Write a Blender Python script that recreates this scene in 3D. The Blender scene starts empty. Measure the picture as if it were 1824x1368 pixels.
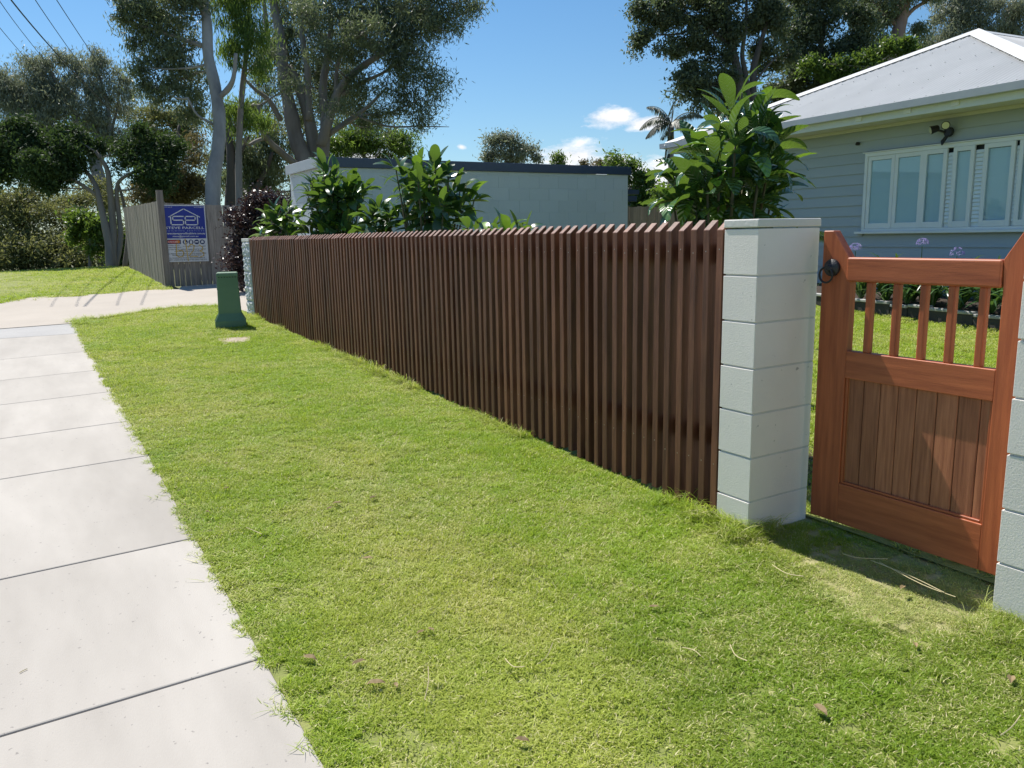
import bpy, math, random
import numpy as np
from mathutils import Vector, Matrix, Quaternion

random.seed(7); rng = np.random.default_rng(7)
S = bpy.context.scene
COL = S.collection
H = 1.464                                   # camera height above the ground below it

# ------------------------------------------------------------------ camera
RX = np.array([0.85363368, -0.52049736, -0.01980007])
UP = np.array([0.11144933, 0.14538379, 0.98307812])
FW = np.array([0.50881096, 0.8413953, -0.18211358])
cam = bpy.data.objects.new('camera', bpy.data.cameras.new('camera')); COL.objects.link(cam)
cam.data.sensor_width = 36; cam.data.lens = 1430.575 / 1824 * 36
cam.data.clip_start = 0.05; cam.data.clip_end = 3000
cam.matrix_world = Matrix(((RX[0], UP[0], -FW[0], 0), (RX[1], UP[1], -FW[1], 0), (RX[2], UP[2], -FW[2], H), (0, 0, 0, 1)))
S.camera = cam

# ------------------------------------------------------------------ light
SUN = Vector((-0.165, 1.0, 1.545)).normalized()
EL = math.asin(SUN.z); AZ = math.atan2(SUN.x, SUN.y)
EXPOSURE = 0.52; SKY_STRENGTH = 0.063; SUN_STRENGTH = 4.95
S.view_settings.view_transform = 'Standard'; S.view_settings.look = 'None'
S.view_settings.gamma = 1; S.view_settings.exposure = EXPOSURE; S.view_settings.use_curve_mapping = False
sd = bpy.data.lights.new('sun', 'SUN'); sd.energy = SUN_STRENGTH; sd.angle = math.radians(0.5); sd.color = (1, .955, .89)
so = bpy.data.objects.new('sun', sd); COL.objects.link(so)
so.rotation_euler = SUN.to_track_quat('Z', 'Y').to_euler(); so.location = (0, 0, 30)

class NT:
    """small helper round a node tree"""
    def __init__(s, tree): s.t = tree; s.n = tree.nodes; s.l = tree.links
    def new(s, ty, **kw):
        n = s.n.new(ty)
        for k, v in kw.items(): setattr(n, k, v)
        return n
    def put(s, sock, v):
        if isinstance(v, bpy.types.NodeSocket): s.l.new(v, sock)
        else: sock.default_value = v
    def math(s, op, a, b=0.0, c=None, clamp=False):
        n = s.new('ShaderNodeMath', operation=op, use_clamp=clamp)
        s.put(n.inputs[0], a); s.put(n.inputs[1], b)
        if c is not None: s.put(n.inputs[2], c)
        return n.outputs[0]
    def mix(s, f, a, b, mode='MIX'):
        n = s.new('ShaderNodeMix', data_type='RGBA', blend_type=mode)
        s.put(n.inputs[0], f)
        for k, v in ((6, a), (7, b)):
            s.put(n.inputs[k], v if isinstance(v, bpy.types.NodeSocket) or len(v) == 4 else (*v, 1))
        return n.outputs[2]
    def noise(s, vec, scale, detail=3, rough=.55):
        n = s.new('ShaderNodeTexNoise'); n.inputs['Scale'].default_value = scale
        n.inputs['Detail'].default_value = detail; n.inputs['Roughness'].default_value = rough
        if vec is not None: s.l.new(vec, n.inputs['Vector'])
        return n.outputs[0]
    def rng(s, v, a, b, c=0., d=1.):
        n = s.new('ShaderNodeMapRange'); n.clamp = True
        s.put(n.inputs[0], v); n.inputs[1].default_value = a; n.inputs[2].default_value = b
        n.inputs[3].default_value = c; n.inputs[4].default_value = d
        return n.outputs[0]

def build_world():
    w = bpy.data.worlds.new('World'); S.world = w; w.use_nodes = True
    N = NT(w.node_tree); N.n.clear()
    sky = N.new('ShaderNodeTexSky', sky_type='NISHITA', sun_disc=False)
    sky.sun_elevation = EL; sky.sun_rotation = AZ; sky.altitude = 0
    sky.air_density = 1.1; sky.dust_density = .12; sky.ozone_density = 3.0
    tc = N.new('ShaderNodeTexCoord'); sp = N.new('ShaderNodeSeparateXYZ'); N.l.new(tc.outputs['Generated'], sp.inputs[0])
    x, y, z = sp.outputs
    az = N.math('ARCTAN2', x, y); el = N.math('ARCSINE', z)
    cv = N.new('ShaderNodeCombineXYZ'); N.l.new(N.math('MULTIPLY', az, 1.0), cv.inputs[0]); N.l.new(N.math('MULTIPLY', el, 2.2), cv.inputs[1])
    nz = N.noise(cv.outputs[0], 26, 7, .62); nz2 = N.noise(cv.outputs[0], 9, 5, .6)
    total = None
    # small fair-weather clouds low over the roofs: azimuth, elevation, half width, half height (degrees)
    clouds = [(38.4, 7.7, 1.8, .62), (40.6, 7.2, 1.4, .45), (35.6, 5.2, 2.6, .8), (38.6, 4.4, 3.2, .8), (41.2, 3.7, 3.2, 1.4), (28.0, 6.0, .35, .2), (21.6, 4.9, 2.6, 1.0),
              (31, 3.2, 6, .8), (60, 5, 7, 1.6), (-20, 6, 8, 2.0), (95, 7, 9, 2.2), (150, 6, 10, 2), (-80, 7, 9, 2), (-140, 6, 8, 2)]
    for a, e, w_, h_ in clouds:
        dx = N.math('DIVIDE', N.math('SUBTRACT', az, math.radians(a)), math.radians(w_))
        dy = N.math('DIVIDE', N.math('SUBTRACT', el, math.radians(e)), math.radians(h_))
        r = N.math('SQRT', N.math('ADD', N.math('MULTIPLY', dx, dx), N.math('MULTIPLY', dy, dy)))
        m = N.math('ADD', N.math('SUBTRACT', 1.0, r), N.math('MULTIPLY', N.math('SUBTRACT', N.math('ADD', nz, N.math('MULTIPLY', nz2, .6)), .705), 2.5))
        m = N.rng(m, .0, .8)
        total = m if total is None else N.math('MAXIMUM', total, m)
    shade = N.rng(nz, .35, .65, .80, 1.0)
    cc = N.new('ShaderNodeCombineColor')
    for i, k in enumerate((13.5, 13.3, 13.7)): N.l.new(N.math('MULTIPLY', shade, k), cc.inputs[i])
    tint = N.mix(1.0, sky.outputs[0], N.mix(N.rng(el, .0, .30), (.98, 1.16, 1.30), (.78, 1.13, 1.33)), 'MULTIPLY')
    col = N.mix(N.math('MULTIPLY', total, .88), tint, cc.outputs[0])
    bg = N.new('ShaderNodeBackground'); bg.inputs[1].default_value = SKY_STRENGTH; N.l.new(col, bg.inputs[0])
    out = N.new('ShaderNodeOutputWorld'); N.l.new(bg.outputs[0], out.inputs[0])
build_world()

# ------------------------------------------------------------------ helpers
def at(u, v, D):
    """world point seen at photo pixel (u, v), D metres in front of the camera"""
    p = D * (FW + RX * (u - 912) / 1430.575 - UP * (v - 684) / 1430.575)
    return np.array([p[0], p[1], p[2] + H])
def gz(x, y):
    y = np.minimum(y, 22.5 + 0 * np.asarray(y)); x = np.clip(x, -3, 14)
    return .036 * y + .018 * x - .0002
def vnoise(x, y, s=1.0, seed=0):
    x = np.asarray(x, float) / s + seed * 17.3; y = np.asarray(y, float) / s + seed * 9.1
    ix = np.floor(x); iy = np.floor(y); fx = x - ix; fy = y - iy
    h = lambda a, b: np.modf(np.abs(np.sin(a * 127.1 + b * 311.7) * 43758.5453))[0]
    fx = fx * fx * (3 - 2 * fx); fy = fy * fy * (3 - 2 * fy)
    return (h(ix, iy) * (1 - fx) + h(ix + 1, iy) * fx) * (1 - fy) + (h(ix, iy + 1) * (1 - fx) + h(ix + 1, iy + 1) * fx) * fy

def material(name, col, rough=.7, var=.15, scale=4, stretch=(1, 1, 1), bump=0., bscale=40, col2=None, objrand=0., spec=.4, detail=4, world=False, bstretch=None, metal=0., speck=None):
    m = bpy.data.materials.new(name); m.use_nodes = True; N = NT(m.node_tree); P = N.n['Principled BSDF']
    if world: vec = N.new('ShaderNodeNewGeometry').outputs['Position']
    else: vec = N.new('ShaderNodeTexCoord').outputs['Object']
    oi = N.new('ShaderNodeObjectInfo')
    if not world:
        va = N.new('ShaderNodeVectorMath', operation='ADD'); N.l.new(vec, va.inputs[0])
        cx = N.new('ShaderNodeCombineXYZ')
        for i in range(3): N.l.new(N.math('MULTIPLY', oi.outputs['Random'], 13.7 + 7 * i), cx.inputs[i])
        N.l.new(cx.outputs[0], va.inputs[1]); vec = va.outputs[0]
    mp = N.new('ShaderNodeMapping'); mp.inputs['Scale'].default_value = stretch; N.l.new(vec, mp.inputs[0])
    n1 = N.noise(mp.outputs[0], scale, detail, .6)
    c2 = col2 or tuple(c * (1 + var) for c in col); c1 = tuple(c * (1 - var) for c in col) if not col2 else col
    f = N.rng(n1, .3, .7)
    c = N.mix(f, c1, c2)
    if objrand:
        hsv = N.new('ShaderNodeHueSaturation'); N.l.new(c, hsv.inputs['Color'])
        N.l.new(N.rng(oi.outputs['Random'], 0, 1, 1 - objrand, 1 + objrand), hsv.inputs['Value'])
        c = hsv.outputs[0]
    if speck:
        sc, lo, scol = speck
        ns = N.noise(vec, sc, 2, .5); c = N.mix(N.rng(ns, lo, lo + .06), c, scol)
    N.l.new(c, P.inputs['Base Color']); P.inputs['Roughness'].default_value = rough
    P.inputs['Specular IOR Level'].default_value = spec; P.inputs['Metallic'].default_value = metal
    if bump:
        mp2 = N.new('ShaderNodeMapping'); mp2.inputs['Scale'].default_value = bstretch or stretch; N.l.new(vec, mp2.inputs[0])
        b = N.new('ShaderNodeBump'); b.inputs['Strength'].default_value = bump; b.inputs['Distance'].default_value = .01
        N.l.new(N.noise(mp2.outputs[0], bscale, 5, .65), b.inputs['Height']); N.l.new(b.outputs[0], P.inputs['Normal'])
    return m

def leaf_material(name, c1, c2, trans=.35, rough=.5, tcol=None, spec=.4, use_obj=False, vein=0., young=None):
    m = bpy.data.materials.new(name); m.use_nodes = True; N = NT(m.node_tree); P = N.n['Principled BSDF']; out = N.n['Material Output']
    if use_obj: v = N.new('ShaderNodeObjectInfo').outputs['Random']
    else: v = N.new('ShaderNodeAttribute', attribute_name='var').outputs['Fac']
    c = N.mix(v, c1, c2)
    if young: c = N.mix(N.rng(v, .86, .92), c, young)
    geo = N.new('ShaderNodeNewGeometry')
    N.l.new(c, P.inputs['Base Color']); P.inputs['Roughness'].default_value = rough; P.inputs['Specular IOR Level'].default_value = spec
    if vein:
        tc = N.new('ShaderNodeTexCoord'); w = N.new('ShaderNodeTexWave', wave_type='BANDS', bands_direction='X')
        sx = N.new('ShaderNodeSeparateXYZ'); N.l.new(tc.outputs['Object'], sx.inputs[0])
        cb = N.new('ShaderNodeCombineXYZ'); N.l.new(N.math('SUBTRACT', sx.outputs[0], N.math('MULTIPLY', N.math('ABSOLUTE', sx.outputs[1]), .8)), cb.inputs[0])
        N.l.new(cb.outputs[0], w.inputs['Vector']); w.inputs['Scale'].default_value = 12; w.inputs['Distortion'].default_value = .6
        b = N.new('ShaderNodeBump'); b.inputs['Strength'].default_value = vein; b.inputs['Distance'].default_value = .006
        N.l.new(w.outputs['Fac'], b.inputs['Height']); N.l.new(b.outputs[0], P.inputs['Normal'])
    T = N.new('ShaderNodeBsdfTranslucent')
    tc_ = N.mix(.6, c, tcol or tuple(min(1, k * 2.2) for k in c2)); N.l.new(tc_, T.inputs[0])
    ms = N.new('ShaderNodeMixShader'); ms.inputs[0].default_value = trans
    N.l.new(P.outputs[0], ms.inputs[1]); N.l.new(T.outputs[0], ms.inputs[2]); N.l.new(ms.outputs[0], out.inputs[0])
    return m

def tagit(o, label=None, cat=None, group=None, kind=None, category=None):
    cat = cat or category
    if label: o['label'] = label
    if cat: o['category'] = cat
    if group: o['group'] = group
    if kind: o['kind'] = kind
    return o
def empty(name, base, rz=0., **kw):
    o = bpy.data.objects.new(name, None); o.empty_display_size = .1; COL.objects.link(o)
    o.location = base; o.rotation_euler = (0, 0, rz); return tagit(o, **kw)

class MB:
    def __init__(s): s.v = []; s.f = []; s.m = []; s.n = 0
    def add(s, V, F, mi=0):
        V = [tuple(map(float, p)) for p in V]
        s.v += V; s.f += [tuple(i + s.n for i in f) for f in F]; s.m += [mi] * len(F); s.n += len(V); return s
    def box(s, x0, x1, y0, y1, z0, z1, mi=0):
        V = [(x, y, z) for z in (z0, z1) for y in (y0, y1) for x in (x0, x1)]
        return s.add(V, [(0, 2, 3, 1), (4, 5, 7, 6), (0, 1, 5, 4), (2, 6, 7, 3), (0, 4, 6, 2), (1, 3, 7, 5)], mi)
    def prism(s, poly, axis, a, b, mi=0):
        """poly: list of 2D points; axis 0/1/2 the extrusion axis, from a to b"""
        n = len(poly)
        def P(p, t): q = list(p); q.insert(axis, t); return q
        V = [P(p, a) for p in poly] + [P(p, b) for p in poly]
        F = [tuple(range(n))[::-1], tuple(range(n, 2 * n))] + [(i, (i + 1) % n, n + (i + 1) % n, n + i) for i in range(n)]
        return s.add(V, F, mi)
    def tube(s, pts, rad, n=6, mi=0, cap=True):
        pts = [np.asarray(p, float) for p in pts]; k = len(pts)
        if not hasattr(rad, '__len__'): rad = [rad] * k
        V = []; up = None
        for i, p in enumerate(pts):
            t = pts[min(i + 1, k - 1)] - pts[max(i - 1, 0)]; t = t / (np.linalg.norm(t) + 1e-9)
            if up is None:
                a = np.array([0, 0, 1.]) if abs(t[2]) < .9 else np.array([1., 0, 0])
            else: a = up
            e1 = np.cross(t, a); e1 /= np.linalg.norm(e1) + 1e-9; e2 = np.cross(e1, t); up = e2
            for j in range(n):
                th = 2 * math.pi * j / n
                V.append(p + rad[i] * (e1 * math.cos(th) + e2 * math.sin(th)))
        F = [(i * n + j, i * n + (j + 1) % n, (i + 1) * n + (j + 1) % n, (i + 1) * n + j) for i in range(k - 1) for j in range(n)]
        if cap: F += [tuple(range(n))[::-1], tuple((k - 1) * n + j for j in range(n))]
        return s.add(V, F, mi)
    def mesh(s, name, mats, smooth=False):
        me = bpy.data.meshes.new(name); me.from_pydata(s.v, [], s.f)
        for m in (mats if isinstance(mats, (list, tuple)) else [mats]): me.materials.append(m)
        if any(s.m): me.polygons.foreach_set('material_index', s.m)
        if smooth: me.polygons.foreach_set('use_smooth', [True] * len(s.f))
        me.update(); return me
    def build(s, name, mats, parent=None, smooth=False, bevel=0., seg=1, **kw):
        return mkobj(name, s.mesh(name, mats, smooth), parent, bevel, seg, **kw)
def mkobj(name, me, parent=None, bevel=0., seg=1, origin=True, **kw):
    o = bpy.data.objects.new(name, me); COL.objects.link(o)
    if parent is not None:
        o.parent = parent
        if origin: o.location = -Vector(parent.get('_b', (0, 0, 0)))
    if bevel:
        b = o.modifiers.new('bevel', 'BEVEL'); b.width = bevel; b.segments = seg; b.limit_method = 'ANGLE'; b.angle_limit = math.radians(40)
    return tagit(o, **kw)
def thing(name, base, rz=0., frame=False, **kw):
    """Empty at the base; its parts are written in world coordinates (or in the frame turned by rz about the origin)"""
    b = Vector(base)
    o = empty(name, (Matrix.Rotation(rz, 3, 'Z') @ b) if frame else b, rz, **kw)
    o['_b'] = tuple(b); return o

def quads_mesh(name, V, F, mat, var=None, smooth=False):
    V = np.asarray(V, np.float32); F = np.asarray(F, np.int32); k = F.shape[1]
    me = bpy.data.meshes.new(name); me.vertices.add(len(V)); me.vertices.foreach_set('co', V.ravel())
    me.loops.add(F.size); me.loops.foreach_set('vertex_index', F.ravel())
    me.polygons.add(len(F)); me.polygons.foreach_set('loop_start', np.arange(0, F.size, k, dtype=np.int32))
    if var is not None:
        a = me.attributes.new('var', 'FLOAT', 'FACE'); a.data.foreach_set('value', np.asarray(var, np.float32))
    me.materials.append(mat); me.update(calc_edges=True)
    if smooth: me.polygons.foreach_set('use_smooth', np.ones(len(F), bool))
    return me
def unit(a): return a / (np.linalg.norm(a, axis=-1, keepdims=True) + 1e-9)

# ------------------------------------------------------------------ materials
M = {}
M['concrete'] = material('pale_concrete', (.350, .322, .284), .9, .05, 1.5, stretch=(1.8, .45, 1), col2=(.458, .425, .378), bump=.18, bscale=160, objrand=.04, speck=(55, .70, (.25, .23, .21)))
M['concrete_grey'] = material('grey_concrete', (.37, .36, .345), .9, .06, 2, bump=.25, bscale=120, speck=(60, .66, (.2, .2, .2)))
M['drive'] = material('cream_concrete', (.405, .36, .305), .9, .07, .9, bump=.25, bscale=90, world=True, speck=(25, .70, (.3, .26, .22)))
M['joint'] = material('dark_joint', (.17, .16, .145), .95, .2, 10)
M['soil'] = material('thatch_soil', (.17, .20, .05), .95, .3, 6, col2=(.27, .28, .09), bump=.6, bscale=60, world=True)
M['dry_soil'] = material('dry_clipping_soil', (.24, .24, .10), .95, .3, 9, col2=(.38, .35, .17), bump=.7, bscale=60, world=True)
M['far_ground'] = material('far_ground_green', (.10, .13, .04), .95, .3, .3, col2=(.15, .15, .06), world=True)
M['asphalt'] = material('asphalt', (.055, .055, .056), .9, .2, 30, bump=.4, bscale=200, world=True)
M['slat'] = material('dark_brown_stained_timber', (.088, .030, .016), .55, .2, 6, stretch=(6, 6, .5), col2=(.195, .076, .040), bump=.25, bscale=30, objrand=.24, spec=.45)
M['screw'] = material('dull_steel', (.35, .30, .26), .5, .1, 10, metal=.6)
M['block'] = material('painted_light_grey_block', (.80, .745, .69), .75, .04, 2.5, bump=.2, bscale=150, objrand=.02, speck=(30, .715, (.42, .40, .37)))
M['mortar'] = material('painted_grey_mortar', (.60, .59, .56), .85, .08, 8, bump=.4, bscale=60)
M['cap'] = material('painted_grey_capping', (.63, .615, .575), .75, .05, 3, bump=.3, bscale=60)
M['split'] = material('split_face_block', (.50, .52, .52), .85, .12, 9, bump=.5, bscale=50, objrand=.05)
M['cedar_z'] = material('orange_brown_cedar_upright', (.27, .064, .022), .5, .1, 5, stretch=(9, 9, .6), col2=(.44, .120, .042), bump=.12, bscale=30, spec=.45, objrand=.04)
M['cedar_y'] = material('orange_brown_cedar_rail', (.28, .068, .024), .5, .1, 5, stretch=(9, .6, 9), col2=(.46, .128, .046), bump=.12, bscale=30, spec=.45, objrand=.04)
M['cedar_panel'] = material('brown_panel_timber', (.21, .068, .031), .55, .1, 5, stretch=(14, 14, .7), col2=(.42, .165, .082), bump=.2, bscale=30, objrand=.16)
M['black_iron'] = material('black_iron', (.018, .018, .022), .45, .2, 20, bump=.3, bscale=60, spec=.5)
M['paling'] = material('weathered_grey_paling', (.17, .145, .125), .9, .2, 5, stretch=(8, 8, .5), col2=(.34, .295, .26), bump=.4, bscale=25, objrand=.22)
M['paling_far'] = material('weathered_brown_paling', (.20, .16, .12), .9, .2, 5, stretch=(8, 8, .5), col2=(.30, .25, .20), bump=.3, bscale=25, objrand=.15)
M['green_box'] = material('green_fibreglass', (.11, .20, .12), .5, .12, 3, bump=.15, bscale=80, col2=(.14, .24, .15))
M['wb'] = material('pale_blue_grey_weatherboard', (.39, .44, .47), .6, .03, 2, stretch=(1, .3, 1), objrand=.015)
M['trim'] = material('white_painted_timber', (.74, .76, .76), .5, .03, 3)
M['soffit'] = material('cream_eave_lining', (.60, .60, .54), .8, .03, 3)
M['fascia_w'] = material('pale_fascia', (.66, .70, .72), .6, .03, 3)
M['gutter'] = material('grey_gutter_metal', (.42, .44, .48), .4, .05, 3, spec=.5)
M['roof'] = material('white_corrugated_steel', (.55, .55, .53), .45, .04, 1.2, col2=(.62, .62, .60), spec=.5, speck=(9, .74, (.45, .44, .43)))
M['glass'] = material('window_glass', (.10, .14, .16), .06, .05, 1, spec=.9)
M['blind'] = material('pale_blind_fabric', (.78, .84, .86), .8, .03, 8, stretch=(1, 1, 20))
M['dark_gap'] = material('dark_interior', (.03, .035, .04), .9, .1, 3)
M['garage'] = material('pale_grey_blockwork', (.50, .54, .58), .8, .03, 1, bump=.25, bscale=50, objrand=.03)
M['navy'] = material('dark_navy_fascia', (.028, .048, .095), .35, .08, 2, spec=.5)
M['bark_pale'] = material('smooth_pale_bark', (.17, .16, .15), .8, .2, 2.2, stretch=(1, 1, .35), col2=(.36, .34, .32), bump=.4, bscale=14, world=True)
M['bark_grey'] = material('grey_brown_bark', (.16, .135, .115), .85, .2, 2.5, stretch=(1, 1, .25), col2=(.30, .26, .23), bump=.6, bscale=12, world=True)
M['bark_dark'] = material('dark_rough_bark', (.07, .06, .052), .95, .2, 3, stretch=(1, 1, .2), col2=(.13, .11, .095), bump=.8, bscale=12, world=True)
M['bark_red'] = material('reddish_pink_bark', (.22, .13, .095), .85, .2, 2.5, stretch=(1, 1, .25), col2=(.38, .25, .20), bump=.5, bscale=10, world=True)
M['stem'] = material('green_brown_stem', (.12, .11, .06), .8, .2, 8)
M['wire'] = material('black_cable', (.02, .02, .025), .6, .1, 3)
M['rock'] = material('edging_top_lit_pale', (.42, .41, .39), .9, .15, 6, bump=.5, bscale=40, objrand=.1)
M['rock_face'] = material('edging_face_shade_dark', (.06, .055, .05), .9, .2, 6, bump=.5, bscale=40, objrand=.15)
M['dry_leaf'] = material('dry_brown_leaf', (.15, .105, .045), .8, .2, 20, col2=(.30, .22, .11), objrand=.25)
M['straw'] = material('dry_straw', (.50, .42, .24), .8, .15, 12, objrand=.15)
M['sand'] = material('sandy_worn_concrete', (.30, .24, .17), .95, .15, 9, col2=(.46, .39, .31), bump=.8, bscale=50)
M['mulch'] = material('dark_garden_mulch', (.045, .032, .022), .95, .3, 12, bump=.8, bscale=40, world=True)
L = {}
L['gum'] = leaf_material('gum_leaves', (.072, .095, .056), (.180, .220, .125), .36, .5, (.26, .32, .12))
L['gum_grey'] = leaf_material('grey_gum_leaves', (.13, .15, .12), (.30, .32, .235), .34, .5, (.34, .38, .18))
L['gum_green'] = leaf_material('bright_hanging_gum_leaves', (.04, .085, .02), (.13, .20, .05), .45, .5, (.32, .46, .06))
L['mango'] = leaf_material('dark_glossy_leaves', (.026, .050, .024), (.070, .115, .045), .26, .62, (.12, .20, .03), spec=.2)
L['olive'] = leaf_material('olive_brown_leaves', (.085, .105, .042), (.23, .25, .095), .38, .6, (.32, .32, .09))
L['casuarina'] = leaf_material('brownish_needle_foliage', (.085, .08, .035), (.21, .18, .075), .35, .6, (.25, .20, .07))
L['bush'] = leaf_material('mid_green_leaves', (.035, .07, .018), (.10, .17, .035), .4, .45, (.28, .42, .05))
L['purple'] = leaf_material('dark_purple_leaves', (.018, .012, .014), (.075, .045, .04), .15, .35, (.10, .03, .02), spec=.6)
L['rtree'] = leaf_material('dark_broad_leaves', (.042, .062, .038), (.13, .155, .085), .30, .55, (.20, .27, .08))
L['palm'] = leaf_material('grey_green_palm_leaflets', (.035, .05, .035), (.09, .11, .075), .2, .5)
L['loquat'] = leaf_material('ribbed_glossy_green_leaf', (.028, .078, .028), (.058, .125, .042), .24, .22, (.28, .46, .04), spec=.9, use_obj=True, vein=.9, young=(.15, .30, .03))
L['lilly'] = leaf_material('broad_glossy_green_leaf', (.022, .062, .024), (.060, .125, .036), .26, .30, (.26, .44, .04), spec=.7, use_obj=True, young=(.20, .36, .03))
L['agap'] = leaf_material('strap_leaf_green', (.03, .075, .022), (.075, .15, .04), .25, .3, (.2, .36, .05), spec=.6, use_obj=True)
L['petal'] = leaf_material('lilac_petals', (.30, .26, .55), (.48, .42, .75), .35, .5, (.55, .48, .85))

def grass_material():
    m = bpy.data.materials.new('lawn_blades'); m.use_nodes = True; N = NT(m.node_tree); P = N.n['Principled BSDF']; out = N.n['Material Output']
    v = N.new('ShaderNodeAttribute', attribute_name='var').outputs['Fac']
    pos = N.new('ShaderNodeNewGeometry').outputs['Position']
    g = N.mix(v, (.175, .285, .019), (.43, .54, .050))
    big = N.noise(pos, .9, 3, .6); mid = N.noise(pos, 4.5, 3, .6)
    patch = N.rng(N.math('ADD', N.math('MULTIPLY', big, .55), N.math('MULTIPLY', mid, .45)), .42, .60)
    g = N.mix(N.math('MULTIPLY', patch, .50), g, (.55, .50, .16))
    lush = N.rng(N.noise(pos, 1.4, 2, .5), .54, .68)
    g = N.mix(N.math('MULTIPLY', lush, .40), g, (.17, .32, .020))
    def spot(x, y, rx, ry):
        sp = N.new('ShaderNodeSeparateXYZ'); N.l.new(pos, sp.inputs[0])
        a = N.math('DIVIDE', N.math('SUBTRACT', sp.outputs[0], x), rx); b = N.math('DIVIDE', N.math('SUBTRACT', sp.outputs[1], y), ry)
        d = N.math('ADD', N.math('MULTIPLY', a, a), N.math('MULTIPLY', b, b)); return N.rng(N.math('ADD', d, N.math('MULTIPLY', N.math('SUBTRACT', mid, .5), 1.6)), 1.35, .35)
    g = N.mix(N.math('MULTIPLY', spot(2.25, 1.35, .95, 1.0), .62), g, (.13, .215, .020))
    g = N.mix(N.math('MULTIPLY', spot(2.1, 5.2, .5, 4.2), .45), g, (.25, .40, .022))
    g = N.mix(N.math('MULTIPLY', spot(1.15, 2.3, .42, 1.1), .45), g, (.55, .55, .13))
    g = N.mix(N.math('MULTIPLY', spot(2.85, 1.72, .42, .34), .75), g, (.47, .50, .19))
    st = N.math('GREATER_THAN', N.math('ADD', v, N.math('MULTIPLY', patch, .15)), .925)
    g = N.mix(st, g, (.74, .67, .36))
    N.l.new(g, P.inputs['Base Color']); P.inputs['Roughness'].default_value = .55; P.inputs['Specular IOR Level'].default_value = .3
    T = N.new('ShaderNodeBsdfTranslucent'); N.l.new(N.mix(.5, g, (.58, .72, .06)), T.inputs[0])
    ms = N.new('ShaderNodeMixShader'); ms.inputs[0].default_value = .38
    N.l.new(P.outputs[0], ms.inputs[1]); N.l.new(T.outputs[0], ms.inputs[2]); N.l.new(ms.outputs[0], out.inputs[0])
    return m
M['grass'] = grass_material()

# ------------------------------------------------------------------ ground, path, driveway
def sheet(name, poly, dz, mat, thick=0., **kw):
    """flat polygon laid on the sloping ground"""
    mb = MB(); n = len(poly)
    V = [(x, y, float(gz(x, y)) + dz) for x, y in poly]
    if thick:
        V += [(x, y, z - thick) for x, y, z in V]
        mb.add(V, [tuple(range(n)), tuple(range(2 * n - 1, n - 1, -1))] + [(i, n + i, n + (i + 1) % n, (i + 1) % n) for i in range(n)])
    else: mb.add(V, [tuple(range(n))])
    return mb.build(name, mat, **kw)

def terrain():
    xs = np.unique(np.concatenate([np.linspace(-900, -12, 10), np.linspace(-12, 26, 39), np.linspace(26, 900, 10)]))
    ys = np.unique(np.concatenate([np.linspace(-900, -6, 8), np.linspace(-6, 22.5, 30), np.linspace(22.5, 50, 12), np.linspace(50, 1200, 10)]))
    X, Y = np.meshgrid(xs, ys); Z = gz(X, Y) - .05
    Z = Z - np.clip(Y - 23, 0, 40) * .02 - np.clip(-2.2 - X, 0, 1) * .12
    V = np.stack([X, Y, Z], -1).reshape(-1, 3); nx = len(xs)
    F = [(j * nx + i, j * nx + i + 1, (j + 1) * nx + i + 1, (j + 1) * nx + i) for j in range(len(ys) - 1) for i in range(nx - 1)]
    o = mkobj('ground', quads_mesh('ground', V, F, M['far_ground'])); tagit(o, kind='structure')
terrain()
# lawn soil sheets
sheet('lawn_soil', [(.55, -2), (3.4, -2), (3.4, 1.3), (2.86, 1.40), (2.62, 1.37), (2.43, 1.44), (2.42, 1.62), (2.47, 1.84), (2.54, 2.05), (2.63, 2.33), (2.66, 2.60), (2.9, 2.62), (2.9, 11.5), (2.62, 12.5), (2.286, 12.85), (1.85, 12.86), (1.402, 12.58), (.974, 12.27), (.55, 12.15)], -.004, M['soil'], kind='structure')
sheet('yard_soil', [(3.05, 2.6), (3.4, -6), (14, -6), (14, 11.7), (3.05, 11.7)], -.012, M['soil'], kind='structure')
sheet('verge_soil', [(-12, 14.55), (-.4, 15.22), (.079, 15.9), (.6, 15.64), (2.075, 15.96), (2.35, 15.75), (2.4, 22.5), (-12, 22.5)], -.004, M['soil'], kind='structure')
sheet('alcove_soil', [(2.3, 1.2), (3.2, 1.2), (3.2, 2.7), (2.4, 2.7)], -.022, M['dry_soil'], kind='structure')
# footpath: one base with a slab per bay
fp = thing('footpath', (-.2, 5, float(gz(-.2, 5))), kind='structure')
JY = [-2.4, -.9, .62, 1.66 - .0, 2.543, 3.715, 5.18, 6.137, 7.241, 8.31, 9.497, 10.95]
JY.remove(1.66)
def slab(parent, name, poly, mat, dz=.0, th=.1):
    V = [(x, y, float(gz(x, y)) + dz) for x, y in poly]; n = len(poly)
    V += [(x, y, z - th) for x, y, z in V]
    MB().add(V, [tuple(range(n)), tuple(range(2 * n - 1, n - 1, -1))] + [(i, n + i, n + (i + 1) % n, (i + 1) % n) for i in range(n)]).build(name, mat, parent, bevel=.006, seg=2)
for a, b in zip(JY[:-1], JY[1:]):
    e = .0034 if a in (7.241, 1.66, 5.18) else .0040
    slab(fp, 'slab', [(-1.35, a + e), (.55, a + e), (.55, b - e), (-1.35, b - e)] if b < 10.9 else [(-1.35, a + e), (.55, a + e), (.55, 10.95), (-.27, 11.085), (-1.35, 11.235)], M['concrete'])
slab(fp, 'grey_strip', [(-1.35, 11.25), (-.27, 11.10), (.555, 10.96), (.56, 11.955), (-.28, 12.0), (-1.35, 12.05)], M['concrete_grey'])
sheet('path_bed', [(-1.34, -2.4), (.54, -2.4), (.54, 12.1), (-1.34, 12.1)], -.016, M['joint'], kind='structure')
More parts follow.
